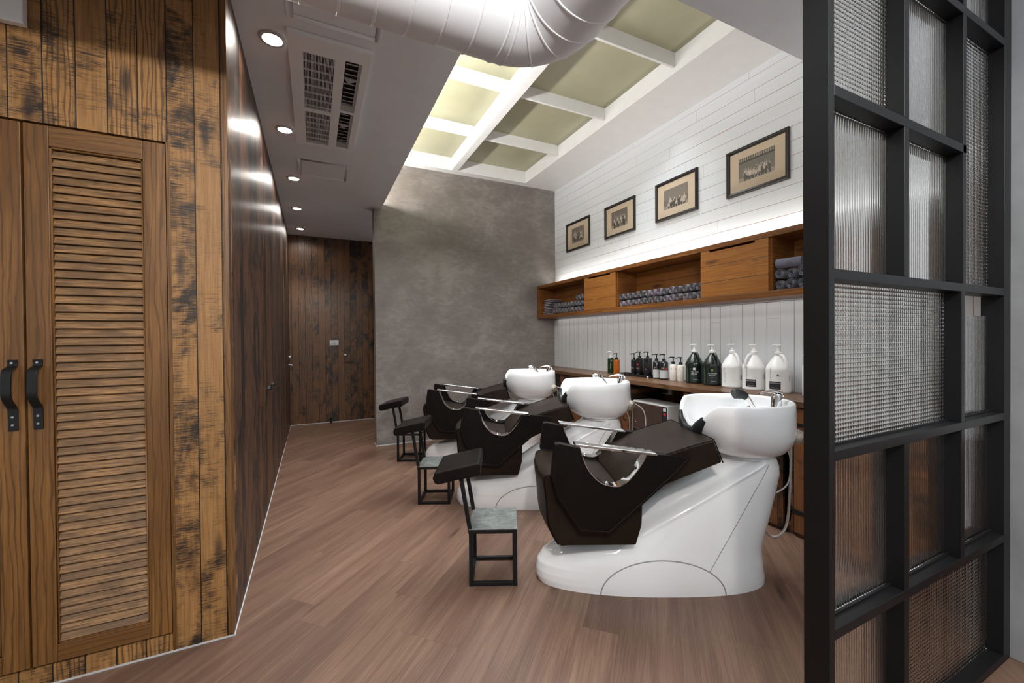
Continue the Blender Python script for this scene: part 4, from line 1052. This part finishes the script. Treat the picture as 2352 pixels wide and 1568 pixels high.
# ------------------------------------------------------------------ foot rests
def make_foot(label):
    f = thing('foot_rest', label, 'foot rest', (.691, 1.952, 0), R(-24.7), 'foot rests in front of the shampoo chairs')
    W_, D_, H_, t_ = .243, .262, .286, .020; h = t_/2
    for x, y in ((h, h), (W_-h, h), (W_-h, D_-h), (h, D_-h)):
        MB().bar((x, y, 0), (x, y, H_-.002), t_, t_).build('leg', M['black_steel'], f, bevel=.0015)
    for z in (h+.0005, H_-h-.002):
        for a_, b_ in (((t_, h), (W_-t_, h)), ((t_, D_-h), (W_-t_, D_-h)), ((h, t_), (h, D_-t_)), ((W_-h, t_), (W_-h, D_-t_))):
            MB().bar((*a_, z), (*b_, z), t_-.002, t_-.002).build('rail', M['black_steel'], f, bevel=.0015)
    p = MB().box(0, W_+.002, 0, D_, H_-.0015, H_+.003).build('step_plate', M['plate_metal'], f, bevel=.0008)
    b = MB()
    for x, y in ((.012, .012), (W_/2, .012), (W_-.012, .012), (.012, D_-.012), (W_/2, D_-.012), (W_-.012, D_-.012), (.012, D_/2)): b.lathe([(.004, 0), (.0035, .0015), (.001, .002)], 10, (x, y, H_+.003))
    b.build('rivets', M['steel'], p, smooth=True)
    for y in (.012, D_-.012):
        MB().bar((h-.002, y, H_-.02), (-.040, y, .560), t_, t_, (0, 1, 0)).build('upright', M['black_steel'], f, bevel=.0015)
    # cushion: tilted slab, softened
    b = MB(); rings = []
    top = [(-.176, .555), (-.166, .583), (-.06, .606), (.052, .629), (.062, .612), (.060, .566), (.05, .562), (-.05, .545), (-.150, .522), (-.170, .532)]
    cu = MB().prism(top, 'y', -.022, D_+.018).build('cushion', M['leather_black'], f, bevel=.009, seg=4)
    q = MB(); 
    for y in (-.019, D_+.015): q.tube([(-.168, y, .578), (-.06, y, .602), (.050, y, .625)], .002, 6)
    q.build('piping', M['leather'], cu, smooth=True)
    return f
f1 = make_foot('black steel foot rest with padded top and metal step, nearest the camera')
dup(f1, (.692, 3.09, 0), R(-24.7), 'black steel foot rest with padded top, in front of the middle shampoo chair')
dup(f1, (.748, 4.268, 0), R(-24.7), 'black steel foot rest with padded top, farthest, beside the grey wall corner')

# ------------------------------------------------------------------ glass partition
gp_ = thing('glass_partition', 'black steel partition with reeded and cross-reeded glass panes', 'partition', (1.8, .62, 0))
PX, PY = 1.8, .62
def PB(x0, x1, y0, y1, z0, z1): return MB().box(x0-PX, x1-PX, y0-PY, y1-PY, z0, z1)
Y0, Y1 = .590, .652; TW_ = .029
def pbar(nm, x0, x1, z0, z1, y0=Y0, y1=Y1): return PB(x0, x1, y0, y1, z0, z1).build(nm, M['black_steel'], gp_, bevel=.0015)
pbar('post', 1.178, 1.203, 0, ZC); pbar('post', 2.345, 2.408, 0, ZC)
for z in (.462, .925, 1.394): pbar('rail', 1.203, 2.345, z, z+TW_-.002)
pbar('rail', 1.203, 2.003, 1.862, 1.890); pbar('rail', 1.600, 2.345, 2.328, 2.356); pbar('rail', 1.203, 2.345, .0, .030); pbar('rail', 1.203, 2.345, 2.745, ZC)
VM = [(1.572, 1.600, 1.421, 1.862), (1.572, 1.600, 1.890, 2.745), (1.572, 1.600, .489, .925), (1.572, 1.600, .030, .462),
      (1.978, 2.002, 1.421, 1.862), (1.978, 2.002, 1.862, 2.328), (1.978, 2.002, 2.356, 2.745), (1.966, 1.992, .952, 1.394), (1.966, 1.992, .489, .925)]
for q in VM: pbar('mullion', *q)
def pane(x0, x1, z0, z1, kind, pitch=.0130):
    """ribbed sheet: upright ribs on the front, level ribs on the back for cross-reeded glass"""
    yc = .634; th = .0030; amp = .0015; seg = 7
    nx = max(2, int(round((x1-x0)/pitch))); nz_ = max(2, int(round((z1-z0)/pitch)))
    b = MB()
    X = [x0+(x1-x0)*i/(nx*seg) for i in range(nx*seg+1)]
    def rib(i): return amp*abs(sin(pi*i/seg))**.8
    if kind == 'reed':
        r0 = [(x-PX, yc-th/2-rib(i)-PY) for i, x in enumerate(X)]; r1 = [(x1-PX, yc+th/2-PY), (x0-PX, yc+th/2-PY)]
        poly = r0+r1; n = len(poly)
        vs = [(p[0], p[1], z0) for p in poly]+[(p[0], p[1], z1) for p in poly]
        fs = [(i, (i+1) % n, n+(i+1) % n, n+i) for i in range(n)]+[tuple(range(n-1, -1, -1)), tuple(range(n, 2*n))]
        b.add(vs, fs); return b.build('glass_pane', M['reeded'], gp_, smooth=True, angle=50)
    Z = [z0+(z1-z0)*i/(nz_*seg) for i in range(nz_*seg+1)]
    r0 = [(x-PX, yc-th/2-rib(i)-PY) for i, x in enumerate(X)]; n = len(r0)
    front = [(p[0], p[1], z) for z in (z0, z1) for p in r0]
    back = []
    for i, z in enumerate(Z): back += [(x0-PX, yc+th/2+rib(i)-PY, z), (x1-PX, yc+th/2+rib(i)-PY, z)]
    B = 2*n; m_ = len(Z); vs = front+back; fs = [(i, i+1, n+i+1, n+i) for i in range(n-1)]
    fs += [(B+2*i+1, B+2*i, B+2*i+2, B+2*i+3) for i in range(m_-1)]
    fs += [tuple([i for i in range(n-1, -1, -1)]+[B, B+1])]
    fs += [tuple([n+i for i in range(n)]+[B+2*m_-1, B+2*m_-2])]
    fs += [tuple([0, n]+[B+2*i for i in range(m_-1, -1, -1)])]
    fs += [tuple([2*n-1, n-1]+[B+2*i+1 for i in range(m_)])]
    b.add(vs, fs); return b.build('glass_pane', M['reeded'], gp_, smooth=True, angle=50)
e = .002
pane(1.203+e, 1.572-e, .030+e, .462-e, 'reed'); pane(1.600+e, 2.345-e, .030+e, .462-e, 'cross')
pane(1.203+e, 1.572-e, .489+e, .925-e, 'reed'); pane(1.600+e, 1.966-e, .489+e, .925-e, 'reed'); pane(1.992+e, 2.345-e, .489+e, .925-e, 'reed')
pane(1.203+e, 1.966-e, .952+e, 1.394-e, 'cross'); pane(1.992+e, 2.345-e, .952+e, 1.318, 'reed')
pane(1.203+e, 1.572-e, 1.421+e, 1.862-e, 'reed'); pane(1.600+e, 1.978-e, 1.421+e, 1.862-e, 'reed'); pane(2.002+e, 2.345-e, 1.421+e, 2.328-e, 'cross')
pane(1.203+e, 1.572-e, 1.890+e, 2.745-e, 'cross'); pane(1.600+e, 1.978-e, 1.890+e, 2.328-e, 'reed'); pane(1.600+e, 1.978-e, 2.356+e, 2.745-e, 'reed'); pane(2.002+e, 2.345-e, 2.356+e, 2.745-e, 'reed')
gb = MB()
for (x0, x1, z0, z1) in ((1.203, 1.572, .489, .925), (1.600, 1.966, .489, .925), (1.203, 1.966, .952, 1.394), (1.992, 2.345, .952, 1.318), (1.992, 2.345, .489, .925)):
    gb.box(x0-PX, x1-PX, .6205-PY, .6275-PY, z0, z0+.006)
gb.build('glazing_bead', M['black_steel'], gp_)

# ------------------------------------------------------------------ vanity at the right edge
va = thing('vanity_cabinet', 'dark wooden vanity cabinet with white basin top at the right edge', 'cabinet', (2.8, .30, 0))
MB().box(-.29, .45, -.5, .232, .075, .790).build('carcass', M['planks_cab'], va, bevel=.002)
MB().box(-.255, .45, -.5, .232, 0, .075).build('plinth', M['black_iron'], va)
MB().box(-.295, .46, -.51, .2335, .792, .842).build('basin_top', M['ceramic'], va, bevel=.006)
vd = MB().box(-.302, -.290, -.20, .226, .085, .780).build('door', M['planks_cab'], va, bevel=.002)
kb = MB(); n0 = 16
rings = [[(xx, .175+r_*cos(2*pi*i/n0), .742+r_*sin(2*pi*i/n0)) for i in range(n0)] for xx, r_ in ((-.302, .010), (-.330, .008), (-.335, .015), (-.352, .016), (-.356, .012))]
kb.loft(rings).build('knob', M['handle'], vd, smooth=True)
wp = thing('wall_plate', 'steel wall plate with a white switch on the pale wall at the right edge', 'wall plate', (2.56, .535, 1.153))
MB().box(-.055, .06, -.010, 0, -.030, .030).build('plate', M['steel'], wp, bevel=.002)
MB().box(-.02, .02, -.014, -.010, -.012, .012).build('switch', M['white_plastic'], wp, bevel=.001)
